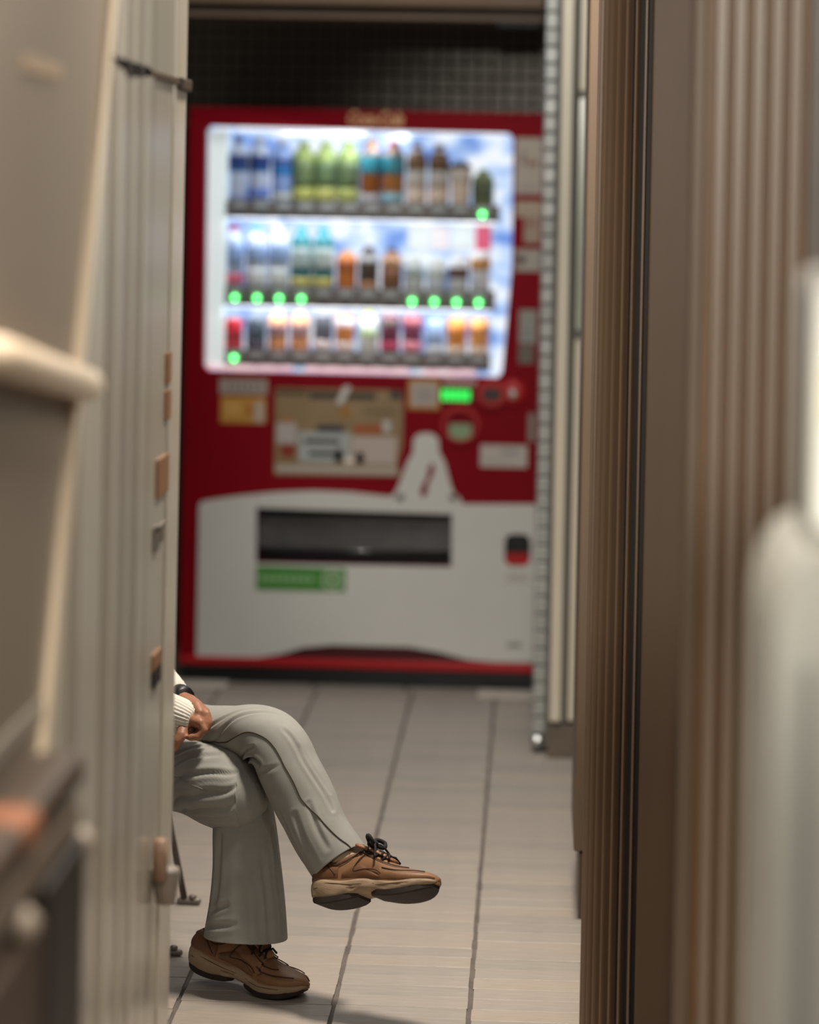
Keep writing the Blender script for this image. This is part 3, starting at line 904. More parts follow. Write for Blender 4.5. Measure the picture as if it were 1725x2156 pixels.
obj('printed_dot', prism([(rc[0] + 0.013 * math.cos(a), rc[1] + 0.014 * math.sin(a)) for a in [2 * math.pi * i / 16 for i in range(16)]], (), YV - 0.0134, YV - 0.0124), MATS['print_ring'], gs)
a, b = V(1068, 1352), V(1098, 1362)
obj('small_plate', box(a[0], b[0], YV - 0.0115, YV - 0.0098, b[1], a[1]), M('plate_grey', (160, 158, 152), 0.5), vm)
a, b = V(1066, 1204), V(1112, 1226)
obj('pale_label', box(a[0], b[0], YV - 0.0115, YV - 0.0098, b[1], a[1]), M('label_pale', (206, 202, 196), 0.5), vm)
# brand lettering along the top
lg = V(789, 252)
text_mesh('Coca-Cola', 0.062, (lg[0], YV - 0.003, lg[1] + 0.002), M('logo_cream', (232, 176, 128), 0.45), vm, 'brand_lettering', shear=0.35, sx=0.66)

# ------------------------------------------------------------------ the drinks in the display
# body profile by kind; every drink is a thing of its own standing on its shelf
BOT = [(0.0, 0.0), (0.88, 0.0), (1.0, 0.03), (1.0, 0.72), (0.94, 0.78), (0.66, 0.86), (0.46, 0.89), (0.46, 0.90)]
CAN = [(0.0, 0.0), (0.84, 0.0), (1.0, 0.05), (1.0, 0.90), (0.84, 0.97), (0.80, 1.0), (0.70, 0.985), (0.0, 0.985)]
CUP = [(0.0, 0.0), (0.80, 0.0), (0.84, 0.04), (1.0, 0.80), (1.0, 0.84)]


def prof_at(prof, h, r, za, zb2, grow=1.03, n=5):
    out = []
    for i in range(n):
        t = za + (zb2 - za) * i / (n - 1)
        rr_ = prof[0][0]
        for (r0, z0), (r1, z1_) in zip(prof[:-1], prof[1:]):
            if z0 <= t <= z1_ and z1_ > z0:
                rr_ = r0 + (r1 - r0) * (t - z0) / (z1_ - z0)
        out.append((rr_ * r * grow, t * h))
    return out


def drink(row, px, top, kind, body, bands, cap, label, r=0.028, group=None):
    r *= 1.2
    x = V(px, top, YV + 0.10)[0]
    z0 = shelf_top[row]
    h = V(px, top, YV + 0.10)[1] - z0
    prof = {'bottle': BOT, 'can': CAN, 'cup': CUP}[kind]
    y = YV + 0.098
    t = empty({'bottle': 'drink_bottle', 'can': 'drink_can', 'cup': 'drink_cup'}[kind], (x, y, z0), label, {'bottle': 'bottle', 'can': 'can', 'cup': 'cup'}[kind], group)
    mb = M('drink_%d_%d_%d' % body, body, 0.3)
    obj('body', lathe([(a * r, b * h) for a, b in prof], x, y, z0, 18), mb, t, True)
    for za, zb2, c in bands:
        ml = M('wrap_%d_%d_%d' % c, c, 0.35)
        obj('label', lathe([(0.002, za * h)] + prof_at(prof, h, r, za, zb2) + [(0.002, zb2 * h)], x, y, z0, 18), ml, t, True)
    if cap and kind == 'bottle':
        obj('cap', lathe([(0.0, 0.90 * h), (0.40 * r, 0.90 * h), (0.46 * r, 0.905 * h), (0.46 * r, 0.985 * h), (0.40 * r, 1.0 * h), (0.0, 1.0 * h)], x, y, z0, 14), M('cap_%d_%d_%d' % cap, cap, 0.4), t, True)
    elif cap and kind == 'cup':
        obj('lid', lathe([(0.0, 0.84 * h), (1.04 * r, 0.84 * h), (1.04 * r, 0.90 * h), (0.7 * r, 0.93 * h), (0.66 * r, 1.0 * h), (0.0, 1.0 * h)], x, y, z0, 16), M('cap_%d_%d_%d' % cap, cap, 0.4), t, True)
    elif cap:
        obj('can_top', lathe([(0.0, 0.986 * h), (0.74 * r, 0.986 * h), (0.80 * r, 1.004 * h), (0.0, 1.004 * h)], x, y, z0, 16), M('cap_%d_%d_%d' % cap, cap, 0.3, 0.3), t, True)
    return t


G1, G2, G3 = 'drinks on the top shelf', 'drinks on the middle shelf', 'drinks on the bottom shelf'
WATER = (206, 220, 246)
BL, BL2 = (30, 62, 132), (40, 110, 180)
drink(0, 502, 285, 'bottle', WATER, [(0.44, 0.50, BL2), (0.50, 0.70, BL), (0.02, 0.12, (176, 190, 236))], (66, 86, 150), 'clear water bottle with a navy label, first on the top shelf', group=G1)
drink(0, 548, 286, 'bottle', WATER, [(0.44, 0.50, BL2), (0.50, 0.70, BL), (0.04, 0.20, (112, 140, 222))], (226, 228, 236), 'clear water bottle with a navy label, second on the top shelf', group=G1)
drink(0, 596, 290, 'bottle', (150, 178, 236), [(0.40, 0.56, (44, 120, 190)), (0.56, 0.66, (48, 66, 138)), (0.04, 0.12, (226, 230, 214))], (232, 236, 248), 'pale blue bottle with a two-tone blue label, third on the top shelf', group=G1)
GR = (150, 172, 96)
drink(0, 641, 296, 'bottle', GR, [(0.24, 0.66, (104, 124, 84)), (0.02, 0.22, (196, 200, 112))], (168, 188, 122), 'green tea bottle with a grey-green label, left of its three', 0.0295, G1)
drink(0, 687, 297, 'bottle', (156, 178, 102), [(0.26, 0.66, (98, 122, 86)), (0.02, 0.22, (202, 204, 120))], (170, 190, 126), 'green tea bottle with a grey-green label, middle of its three', 0.0295, G1)
drink(0, 735, 297, 'bottle', (150, 174, 98), [(0.24, 0.66, (96, 118, 82)), (0.02, 0.22, (190, 200, 118))], (166, 188, 120), 'green tea bottle with a grey-green label, right of its three', 0.0295, G1)
drink(0, 784, 296, 'bottle', (150, 84, 24), [(0.46, 0.84, (40, 146, 170)), (0.02, 0.14, (204, 206, 216))], (150, 110, 50), 'brown tea bottle with a teal label and brown cap on the top shelf', 0.0295, G1)
drink(0, 831, 297, 'bottle', (170, 108, 52), [(0.46, 0.84, (38, 140, 160)), (0.02, 0.16, (150, 206, 226))], (196, 46, 58), 'brown tea bottle with a teal label and red cap on the top shelf', 0.0295, G1)
drink(0, 879, 303, 'bottle', (214, 212, 206), [(0.56, 0.86, (116, 82, 48)), (0.02, 0.24, (246, 224, 206)), (0.26, 0.36, (190, 168, 152))], (150, 104, 66), 'white bottle with a brown upper band, left of the pair on the top shelf', 0.027, G1)
drink(0, 926, 304, 'bottle', (214, 212, 206), [(0.56, 0.86, (112, 80, 48)), (0.02, 0.24, (246, 222, 202)), (0.26, 0.36, (186, 160, 142))], (146, 100, 64), 'white bottle with a brown upper band, right of the pair on the top shelf', 0.027, G1)
drink(0, 971, 340, 'cup', (246, 226, 206), [(0.5, 0.82, (226, 214, 202))], (60, 62, 72), 'cream cup with a black lid on the top shelf', 0.029, G1)
drink(0, 1018, 357, 'bottle', (128, 142, 92), [(0.20, 0.66, (92, 104, 72))], (142, 152, 86), 'short olive green bottle at the right end of the top shelf', 0.029, G1)
PW = (190, 208, 240)
drink(1, 493, 476, 'bottle', PW, [(0.04, 0.20, (244, 116, 142)), (0.36, 0.70, (150, 180, 228))], (170, 66, 84), 'pale blue bottle with a pink base band on the middle shelf', group=G2)
drink(1, 541, 477, 'bottle', (216, 226, 244), [(0.40, 0.70, (162, 190, 234)), (0.02, 0.30, (242, 246, 250))], (90, 178, 206), 'pale bottle with a turquoise cap on the middle shelf', group=G2)
drink(1, 588, 477, 'bottle', (216, 226, 244), [(0.40, 0.70, (156, 184, 230)), (0.02, 0.30, (240, 246, 250))], (236, 242, 250), 'pale bottle with a white cap on the middle shelf', group=G2)
TE = (30, 134, 150)
drink(1, 636, 478, 'bottle', TE, [(0.30, 0.66, (186, 206, 206)), (0.02, 0.16, (232, 220, 130))], (24, 160, 178), 'teal bottle with a white label and yellow base, left of the pair', 0.029, G2)
drink(1, 683, 479, 'bottle', TE, [(0.30, 0.66, (190, 208, 208)), (0.02, 0.16, (226, 218, 128))], (26, 158, 178), 'teal bottle with a white label and yellow base, right of the pair', 0.029, G2)
drink(1, 731, 524, 'bottle', (236, 140, 62), [(0.40, 0.72, (182, 98, 46))], (236, 226, 214), 'small orange juice bottle with a white cap on the middle shelf', 0.027, G2)
drink(1, 777, 518, 'bottle', (76, 64, 60), [(0.02, 0.16, (206, 150, 108)), (0.62, 0.76, (222, 226, 232))], (48, 44, 48), 'small dark coffee bottle with a pale shoulder band on the middle shelf', 0.027, G2)
drink(1, 826, 522, 'bottle', (150, 98, 62), [(0.04, 0.46, (124, 78, 48)), (0.62, 0.76, (232, 186, 146))], (64, 50, 46), 'small brown coffee bottle with a dark cap on the middle shelf', 0.027, G2)
drink(1, 873, 536, 'can', (232, 238, 240), [(0.34, 0.66, (176, 190, 192))], (214, 220, 222), 'white can with a grey band on the middle shelf', 0.027, G2)
drink(1, 920, 540, 'can', (236, 240, 242), [(0.40, 0.56, (190, 202, 198)), (0.14, 0.22, (196, 216, 240))], (220, 226, 230), 'white can with a faint blue base on the middle shelf', 0.027, G2)
drink(1, 966, 540, 'can', (240, 242, 246), [(0.36, 0.68, (96, 66, 58))], (206, 120, 140), 'white can with a brown band on the middle shelf', 0.027, G2)
drink(1, 1013, 530, 'can', (238, 240, 246), [(0.52, 0.84, (206, 150, 90))], (236, 222, 210), 'white can with an orange band at the right end of the middle shelf', 0.027, G2)
drink(2, 491, 670, 'can', (198, 30, 48), [(0.30, 0.52, (150, 10, 28)), (0.06, 0.24, (226, 70, 88))], (206, 196, 200), 'red can at the left end of the bottom shelf', 0.027, G3)
drink(2, 540, 668, 'can', (72, 82, 96), [(0.04, 0.28, (96, 84, 104))], (206, 210, 220), 'dark slate can on the bottom shelf', 0.027, G3)
drink(2, 586, 652, 'bottle', (252, 186, 128), [(0.34, 0.66, (156, 116, 120)), (0.02, 0.14, (226, 150, 100))], (240, 240, 240), 'orange-based small bottle with a pinkish label, left of the pair', 0.026, G3)
drink(2, 633, 652, 'bottle', (250, 182, 126), [(0.34, 0.66, (160, 120, 124)), (0.02, 0.14, (220, 146, 98))], (238, 220, 220), 'orange-based small bottle with a pinkish label, right of the pair', 0.026, G3)
drink(2, 681, 664, 'can', (66, 70, 84), [(0.02, 0.30, (246, 226, 226))], (220, 222, 234), 'dark grey can with a white base on the bottom shelf', 0.026, G3)
drink(2, 727, 662, 'can', (196, 120, 60), [(0.66, 0.88, (244, 222, 226)), (0.02, 0.26, (250, 228, 220))], (206, 60, 84), 'brown-orange can with a pale top and base on the bottom shelf', 0.026, G3)
drink(2, 777, 654, 'bottle', (240, 246, 240), [(0.36, 0.52, (180, 206, 140))], (202, 206, 66), 'white small bottle with a lime cap on the bottom shelf', 0.026, G3)
drink(2, 822, 662, 'can', (104, 36, 64), [(0.66, 0.88, (110, 96, 92)), (0.08, 0.28, (206, 70, 110))], (150, 130, 130), 'maroon can with a grey top on the bottom shelf', 0.026, G3)
drink(2, 869, 662, 'can', (112, 44, 72), [(0.72, 0.90, (196, 110, 120)), (0.02, 0.30, (244, 150, 168))], (226, 200, 204), 'maroon can with a pink base on the bottom shelf', 0.026, G3)
drink(2, 916, 672, 'can', (160, 186, 226), [(0.02, 0.22, (240, 244, 250))], (206, 216, 236), 'pale blue can on the bottom shelf', 0.026, G3)
drink(2, 962, 670, 'can', (230, 150, 72), [(0.50, 0.74, (196, 118, 48)), (0.02, 0.2, (252, 226, 200))], (226, 180, 120), 'orange can, second from the right on the bottom shelf', 0.026, G3)
drink(2, 1010, 671, 'can', (234, 164, 92), [(0.56, 0.76, (190, 120, 54)), (0.02, 0.22, (253, 230, 206))], (226, 180, 120), 'orange can at the right end of the bottom shelf', 0.026, G3)
# flat price cards hanging behind the cans on the middle shelf
for px0, px1, c in ((860, 902, (206, 212, 212)), (906, 946, (214, 208, 210)), (950, 998, (208, 218, 218)), (1002, 1034, (206, 80, 110))):
    a, b = V(px0, 474, YV + 0.11), V(px1, 528, YV + 0.11)
    obj('card', box(a[0], b[0], YV + 0.128, YV + 0.132, b[1], a[1]), M('card_%d_%d_%d' % c, c, 0.5), vm)

# ------------------------------------------------------------------ the chair behind the wall end
m_steel = M('chair_steel', (92, 84, 78), 0.35, 0.7)
fl1 = at_floor(388, 1904); fl2 = at_floor(362, 2013)
chair = empty('chair', (-0.98, 6.0, 0), 'metal chair the seated person is on, mostly behind the left wall', 'chair')
seat_z = 0.405
top1 = at(359, 1690, fl1.y - 0.02)
obj('seat', box(-1.20, -0.80, fl2.y - 0.02, fl1.y + 0.02, seat_z - 0.03, seat_z, 0.012, 3), M('chair_seat', (58, 52, 50), 0.6), chair)
for fx, fy, tx in ((fl1.x, fl1.y, -0.815), (fl2.x - 0.015, fl2.y, -0.815), (-1.26, fl1.y, -1.18), (-1.26, fl2.y, -1.18)):
    lg_ = obj('leg', tube([(fx, fy, 0.012), (tx, fy, seat_z - 0.02)], 0.0075, 10), m_steel, chair, True)
    g_ = obj('glide', tube([(fx - 0.010, fy, 0.008), (fx + 0.030, fy, 0.0075)], 0.0072, 10, True), M('glide', (120, 112, 104), 0.4, 0.2), lg_, True)
    obj('glide_pin', lathe([(0.0, 0.0), (0.008, 0.0), (0.009, 0.006), (0.004, 0.009), (0.0, 0.009)], fx + 0.018, fy, 0.013, 10), MATS['glide'], lg_, True)
for fy in (fl1.y, fl2.y):
    obj('back_post', tube([(-1.18, fy, seat_z - 0.02), (-1.25, fy, 0.80)], 0.009, 10), m_steel, chair, True)
obj('backrest', box(-1.262, -1.235, fl2.y - 0.01, fl1.y + 0.01, 0.62, 0.80, 0.008, 2), MATS['chair_seat'], chair)

# ------------------------------------------------------------------ the seated person
m_skin = M('skin', (160, 110, 84), 0.5, var=0.10, vscale=60, bump=0.15, bscale=220)
m_trs = M('trouser_cloth', (154, 153, 147), 0.85, var=0.05, vscale=30, bump=0.10, bscale=900, spec=0.2)
m_seam = M('seam_thread', (84, 74, 62), 0.9)
m_knit = M('white_knit', (226, 220, 208), 0.9, var=0.04, bump=0.25, bscale=300, spec=0.2)
m_sock = M('sock_cream', (196, 176, 150), 0.9, bump=0.2, bscale=400)

# ---- trousers: two lofted legs and a seat, with creases
def leg_frame(stations, n=10):
    """stations: (px, py, Y, half width in px, half depth in m). Returns centre, half width (m), half depth, normal, depth axis."""
    raw = []
    for px, py, Y, hw, hd in stations:
        c = at(px, py, Y)
        raw.append((c.x, c.y, c.z, hw * Y / F_PX, hd))
    sm = catmull(raw, n)
    out = []
    for i, s in enumerate(sm):
        c = Vector(s[:3])
        a, b = Vector(sm[max(i - 1, 0)][:3]), Vector(sm[min(i + 1, len(sm) - 1)][:3])
        t = (b - a)
        t2 = Vector((t.x, 0, t.z)).normalized()
        nrm = Vector((t2.z, 0, -t2.x))           # in the picture plane, to the upper/outer side
        if nrm.z < 0 and abs(nrm.z) > abs(nrm.x): nrm = -nrm
        tt = t.normalized()
        nrm = (nrm - tt * nrm.dot(tt)).normalized()
        d = tt.cross(nrm).normalized()
        if d.y > 0: d = -d
        out.append((c, s[3], s[4], nrm, d))
    # keep the normal direction continuous
    fixed = [out[0]]
    for o_ in out[1:]:
        c, w, h, nrm, d = o_
        if nrm.dot(fixed[-1][3]) < 0: nrm = -nrm
        fixed.append((c, w, h, nrm, d))
    return fixed


def leg_point(fr, u, th, off=0.0, expo=2.3):
    i = min(int(u * (len(fr) - 1)), len(fr) - 2)
    f = u * (len(fr) - 1) - i
    a, b = fr[i], fr[i + 1]
    c = a[0].lerp(b[0], f); w = a[1] + (b[1] - a[1]) * f; h = a[2] + (b[2] - a[2]) * f
    n = a[3].lerp(b[3], f).normalized(); d = a[4].lerp(b[4], f).normalized()
    ct, st_ = math.cos(th), math.sin(th)
    x = math.copysign(abs(ct) ** (2 / expo), ct); y = math.copysign(abs(st_) ** (2 / expo), st_)
    return c + n * x * (w + off) + d * y * (h + off)


def locate(fr, px, py):
    """Where on a leg a sighted crease lies: (u, angle) on the side that faces the viewer."""
    best = None
    for i, (c, w, h, n, d) in enumerate(fr):
        t = (fr[min(i + 1, len(fr) - 1)][0] - fr[max(i - 1, 0)][0]).normalized()
        v = at(px, py, c.y) - c
        k = abs(v.dot(t)) + 0.2 * max(0, abs(v.dot(n)) - w)
        if best is None or k < best[0]:
            best = (k, i / (len(fr) - 1), math.acos(max(-1, min(1, v.dot(n) / w))))
    return best[1], best[2]


def run_length(fr):
    return sum((b[0] - a[0]).length for a, b in zip(fr[:-1], fr[1:]))


def creases(fr, u, th, folds, seed, LU):
    """Folds are (u0, th0, u1, th1, width, depth) on the unrolled leg; a furrow has a soft ridge on each side."""
    o = 0.0
    RT = 0.068
    for (u0, t0, u1, t1, w, amp) in folds:
        tm = (t0 + t1) / 2
        t = tm + (th - tm + math.pi) % (2 * math.pi) - math.pi
        ax, ay, bx_, by_ = u0 * LU, t0 * RT, u1 * LU, t1 * RT
        px, py = u * LU, t * RT
        dx, dy = bx_ - ax, by_ - ay
        L2 = max(1e-9, dx * dx + dy * dy)
        fc = max(0.0, min(1.0, ((px - ax) * dx + (py - ay) * dy) / L2))
        d = math.hypot(px - ax - fc * dx, py - ay - fc * dy)
        if d > 5 * w: continue
        taper = math.sin(math.pi * (0.12 + 0.76 * fc)) ** 0.7
        s_ = d / w
        o -= amp * taper * (1.25 * math.exp(-s_ * s_) - 0.55 * math.exp(-((s_ - 1.7) / 0.9) ** 2))
    p = leg_point(fr, u, th)
    o += 0.0026 * (noise.noise(Vector((p.x * 14, p.y * 14, p.z * 9 + seed))))
    return o


def build_leg(bm, stations, marks, seed, rows=150, seg=110, hem=True):
    fr = leg_frame(stations)
    LU = run_length(fr)
    folds = []
    for (x0, y0, x1, y1, w, amp) in marks:
        folds.append((*locate(fr, x0, y0), *locate(fr, x1, y1), w, amp))
    rings = []
    for r in range(rows + 1):
        u = r / rows
        rings.append([leg_point(fr, u, 2 * math.pi * k / seg, creases(fr, u, 2 * math.pi * k / seg, folds, seed, LU)) for k in range(seg)])
    if hem:   # turn the hem in so that the cloth has a thickness and an open mouth
        rings.append([leg_point(fr, 1.0, 2 * math.pi * k / seg, -0.003) for k in range(seg)])
        rings.append([leg_point(fr, 0.96, 2 * math.pi * k / seg, -0.006) for k in range(seg)])
    add_rings(bm, rings, cap=not hem)
    return fr, folds, seed, LU


H = math.pi / 2
crossed = [(225, 1560, 6.02, 72, 0.085), (330, 1547, 5.88, 66, 0.080), (420, 1540, 5.74, 50, 0.070), (490, 1537, 5.64, 49, 0.066), (545, 1544, 5.58, 58, 0.068), (586, 1573, 5.535, 63, 0.068),
           (611, 1626, 5.51, 64, 0.066), (644, 1690, 5.49, 66, 0.066), (674, 1752, 5.465, 61, 0.064), (716, 1817, 5.440, 63, 0.062)]
planted = [(215, 1635, 5.80, 80, 0.09), (330, 1628, 5.70, 74, 0.085), (415, 1632, 5.635, 79, 0.082), (475, 1645, 5.585, 78, 0.078), (514, 1684, 5.555, 72, 0.074), (518, 1750, 5.545, 67, 0.070),
           (520, 1820, 5.54, 71, 0.072), (521, 1900, 5.535, 78, 0.076), (518, 1972, 5.53, 87, 0.082)]
thigh = [(215, 1635, 5.80, 80, 0.09), (330, 1628, 5.70, 74, 0.085), (415, 1634, 5.635, 80, 0.082), (465, 1652, 5.59, 86, 0.088), (505, 1668, 5.565, 84, 0.092), (534, 1670, 5.555, 70, 0.086), (552, 1668, 5.55, 46, 0.068), (560, 1666, 5.55, 10, 0.015)]
shin = [(508, 1640, 5.585, 44, 0.045), (513, 1690, 5.575, 58, 0.058), (516, 1745, 5.555, 66, 0.068), (520, 1820, 5.54, 71, 0.072), (521, 1900, 5.535, 79, 0.076), (518, 1972, 5.53, 88, 0.082)]
fr_c0, fr_p0 = leg_frame(crossed), leg_frame(planted)

def placer(origin, yaw, pitch, roll, bend=0.0, ball=0.195):
    rot = Matrix.Rotation(yaw, 3, 'Z') @ Matrix.Rotation(-pitch, 3, 'Y') @ Matrix.Rotation(roll, 3, 'X')
    def f(v):
        if bend and v.x < ball:
            a = bend
            dx = v.x - ball
            v = Vector((ball + dx * math.cos(a) + v.z * math.sin(a), v.y, -dx * math.sin(a) + v.z * math.cos(a)))
        return rot @ v + Vector(origin)
    return f


toe = at_floor(645, 2103)
yaw_p = math.radians(-24)
dirp = Vector((math.cos(yaw_p), math.sin(yaw_p), 0))
orig_p = Vector((toe.x, toe.y, 0)) - dirp * 0.264
place_p = placer(orig_p, yaw_p, 0.0, 0.0, math.radians(9.5), 0.178)
place_c = placer(at(662, 1914, 5.40), math.radians(-23), math.radians(12.5), math.radians(-23))

hipR, hipL = Vector((-0.985, 5.76, 0.50)), Vector((-0.985, 6.04, 0.50))
bm = bmesh.new()
P = Vector
# torso, neck
add_tube(bm, [P((-0.99, 5.90, 0.46)), P((-0.99, 5.90, 0.60)), P((-1.01, 5.90, 0.78)), P((-1.00, 5.90, 0.94))], [0.13, 0.135, 0.14, 0.13], 20, True)
add_ellipsoid(bm, (-1.0, 5.90, 0.90), 0.105, 0.18, 0.13)
add_tube(bm, [P((-0.99, 5.90, 1.00)), P((-0.965, 5.89, 1.10))], [0.058, 0.052], 14, True)
# head: skull, jaw, nose, ears, lips, brow
hc = P((-0.945, 5.885, 1.20))
add_ellipsoid(bm, hc, 0.094, 0.075, 0.115)
add_ellipsoid(bm, hc + P((0.030, 0, -0.055)), 0.060, 0.056, 0.060)
add_tube(bm, [hc + P((0.086, 0, 0.020)), hc + P((0.108, 0, -0.022))], [0.009, 0.015], 10, True)
for s in (-1, 1):
    add_ellipsoid(bm, hc + P((-0.005, s * 0.077, -0.005)), 0.018, 0.010, 0.032)
    add_tube(bm, [hc + P((0.086, s * 0.012, 0.030)), hc + P((0.078, s * 0.048, 0.028))], 0.008, 8, True)
    add_ellipsoid(bm, hc + P((0.074, s * 0.036, -0.022)), 0.022, 0.024, 0.020)
add_tube(bm, [hc + P((0.082, -0.022, -0.060)), hc + P((0.088, 0, -0.058)), hc + P((0.082, 0.022, -0.060))], 0.0075, 8, True)
# arms
shR, shL = P((-1.00, 5.715, 0.98)), P((-1.00, 6.085, 0.98))
elR, elL = P((-0.99, 5.60, 0.72)), P((-1.00, 6.06, 0.72))
wrR = at(396, 1515, 5.55); wrL = at(368, 1462, 5.68)
add_tube(bm, [shR, elR], [0.050, 0.042], 14, True); add_tube(bm, [elR, at(345, 1498, 5.578), wrR], [0.040, 0.026, 0.018], 14, True)
add_tube(bm, [shL, elL], [0.050, 0.042], 14, True); add_tube(bm, [elL, wrL], [0.042, 0.025], 14, True)


def hand(bm, wrist, knuckles, fingers, thumb, palm_r=0.017):
    kc = sum((Vector(k) for k in knuckles), Vector()) / len(knuckles)
    for k in knuckles:
        k = Vector(k)
        add_tube(bm, [wrist.lerp(k, 0.12), wrist.lerp(k, 0.6), k], [palm_r, palm_r * 0.92, 0.0102], 10, True)
    for k, f in zip(knuckles, fingers):
        pts_ = [Vector(k)] + [Vector(q) for q in f]
        add_tube(bm, pts_, [0.0094, 0.0090, 0.0085, 0.0072][:len(pts_)], 10, True)
    add_tube(bm, [Vector(q) for q in thumb], [0.0125, 0.0115, 0.0105, 0.0085][:len(thumb)], 10, True)


# right hand rests over the crossed thigh, fingers curling down; left hand closes over it
kR, fR = [], []
for i, (y_, dx) in enumerate(((5.508, 0), (5.529, 2), (5.550, 0), (5.571, -5))):
    kR.append(at(421 + dx, 1522 - 5 * i, y_))
    fR.append([at(430 + dx - 2 * i, 1537 - 4 * i, y_ - 0.004), at(418 + dx - 5 * i, 1551 - 2 * i, y_ - 0.006), at(401 + dx - 6 * i, 1553 - 2 * i, y_ - 0.005)])
hand(bm, wrR, kR, fR, [at(386, 1535, 5.525), at(382, 1548, 5.512), at(374, 1560, 5.508), at(367, 1576, 5.508)], 0.0135)
kL, fL = [], []
for i, (y_, dx) in enumerate(((5.548, 0), (5.570, -2), (5.592, -8), (5.614, -16))):
    kL.append(at(420 + dx, 1492 - 6 * i, y_))
    fL.append([at(436 + dx, 1504 - 5 * i, y_ - 0.010), at(440 + dx, 1522 - 5 * i, y_ - 0.016), at(435 + dx, 1537 - 4 * i, y_ - 0.018)])
hand(bm, wrL, kL, fL, [at(390, 1476, 5.62), at(403, 1481, 5.58), at(414, 1487, 5.548), at(421, 1500, 5.530)], 0.0125)

# legs inside the trousers: hips to ankles and feet, so that the body is whole
for fr_, plc, hip in ((fr_c0, place_c, hipL), (fr_p0, place_p, hipR)):
    idx = list(range(4, len(fr_) - 6, 5))
    path_ = [fr_[q][0] for q in idx]
    rad_ = [max(0.026, 0.66 * min(fr_[q][1], fr_[q][2]) - 0.014 * q / len(fr_)) for q in idx]
    path_ += [plc(Vector((0.064, 0, 0.098))), plc(Vector((0.064, 0, 0.070)))]
    rad_[-1] = 0.024
    rad_ += [0.021, 0.021]
    add_tube(bm, path_, rad_, 14, True)
    add_tube(bm, [plc(Vector((0.040, 0, 0.056))), plc(Vector((0.09, 0, 0.058))), plc(Vector((0.15, 0, 0.052))), plc(Vector((0.20, 0, 0.042)))], [0.016, 0.022, 0.017, 0.009], 12, True)
bm = evaluated(bm, [('REMESH', {'mode': 'VOXEL', 'voxel_size': 0.0034}), ('SMOOTH', {'factor': 0.5, 'iterations': 2})])
person = obj('person', bm, m_skin, None, True, origin=(-0.9, 5.8, 0))
tag(person, 'person seated with crossed legs in grey trousers, white knit cuffs and brown trainers, hands clasped', 'person')
# hair and eyes
bm = bmesh.new()
add_ellipsoid(bm, hc + P((-0.016, 0, 0.022)), 0.096, 0.083, 0.112)
bmesh.ops.delete(bm, geom=[v for v in bm.verts if v.co.z < hc.z - 0.06 or (v.co.x > hc.x + 0.045 and v.co.z < hc.z + 0.065)], context='VERTS')
obj('hair', bm, M('hair_grey', (120, 116, 110), 0.7, var=0.2, vscale=60, bump=0.4, bscale=150), person, True)
for s in (-1, 1):
    obj('eye', add_ellipsoid(bmesh.new(), hc + P((0.084, s * 0.031, 0.008)), 0.010, 0.013, 0.009), M('eye_dark', (40, 32, 28), 0.2), person, True)


# sweater: torso and sleeves
bm = bmesh.new()
add_tube(bm, [P((-0.99, 5.90, 0.50)), P((-0.99, 5.90, 0.62)), P((-1.01, 5.90, 0.78)), P((-1.00, 5.90, 0.95))], [0.150, 0.152, 0.155, 0.142], 24, True)
add_ellipsoid(bm, (-1.0, 5.90, 0.915), 0.122, 0.205, 0.135)
add_tube(bm, [P((-0.99, 5.90, 1.0)), P((-0.985, 5.90, 1.055))], [0.075, 0.066], 14, False)
add_tube(bm, [shR, shR.lerp(elR, 0.5), elR], [0.066, 0.060, 0.056], 14, True)
add_tube(bm, [elR, elR.lerp(wrR, 0.5), at(345, 1498, 5.578)], [0.056, 0.050, 0.036], 14, True)
add_tube(bm, [shL, shL.lerp(elL, 0.5), elL], [0.066, 0.060, 0.056], 14, True)
add_tube(bm, [elL, elL.lerp(wrL, 0.5), wrL + P((-0.012, 0.004, 0.006))], [0.056, 0.046, 0.036], 14, True)
bm = evaluated(bm, [('REMESH', {'mode': 'VOXEL', 'voxel_size': 0.009}), ('SMOOTH', {'factor': 0.5, 'iterations': 4})])
obj('sweater', bm, m_knit, person, True)


def ribbed_cuff(path, rads, n_rib=30, depth=0.0012):
    bm = bmesh.new()
    seg = n_rib * 4
    pts_ = [Vector(p) for p in path]
    rings = []
    for i, p in enumerate(pts_):
        t = (pts_[min(i + 1, len(pts_) - 1)] - pts_[max(i - 1, 0)]).normalized()
        n = (UP - t * UP.dot(t)).normalized(); b = t.cross(n)
        rings.append([p + (n * math.cos(2 * math.pi * k / seg) + b * math.sin(2 * math.pi * k / seg)) * (rads[i] + depth * math.cos(2 * math.pi * k * n_rib / seg)) for k in range(seg)])
    return add_rings(bm, rings)


d1 = (at(411, 1521, 5.538) - at(350, 1500, 5.575))
a0 = at(350, 1500, 5.575)
cuff = obj('cuff', ribbed_cuff([a0 - d1 * 0.25, a0, a0 + d1 * 0.45, a0 + d1 * 0.8, a0 + d1 * 0.98, a0 + d1], [0.040, 0.0385, 0.0365, 0.0320, 0.0275, 0.023]), m_knit, person, True)
cuff['label'] = 'white ribbed knit cuff'
a0, a1 = at(352, 1452, 5.70), at(370, 1463, 5.672)
obj('cuff', ribbed_cuff([a0, a0.lerp(a1, 0.7), a1], [0.034, 0.031, 0.026], 24), m_knit, person, True)
# watch on the left wrist
wa, wb = at(373, 1464, 5.67), at(390, 1472, 5.645)
obj('watch', tube([wa, wa.lerp(wb, 0.3), wa.lerp(wb, 0.7), wb], [0.0235, 0.0255, 0.0250, 0.0225], 18), M('watch_black', (20, 20, 24), 0.4), person, True)

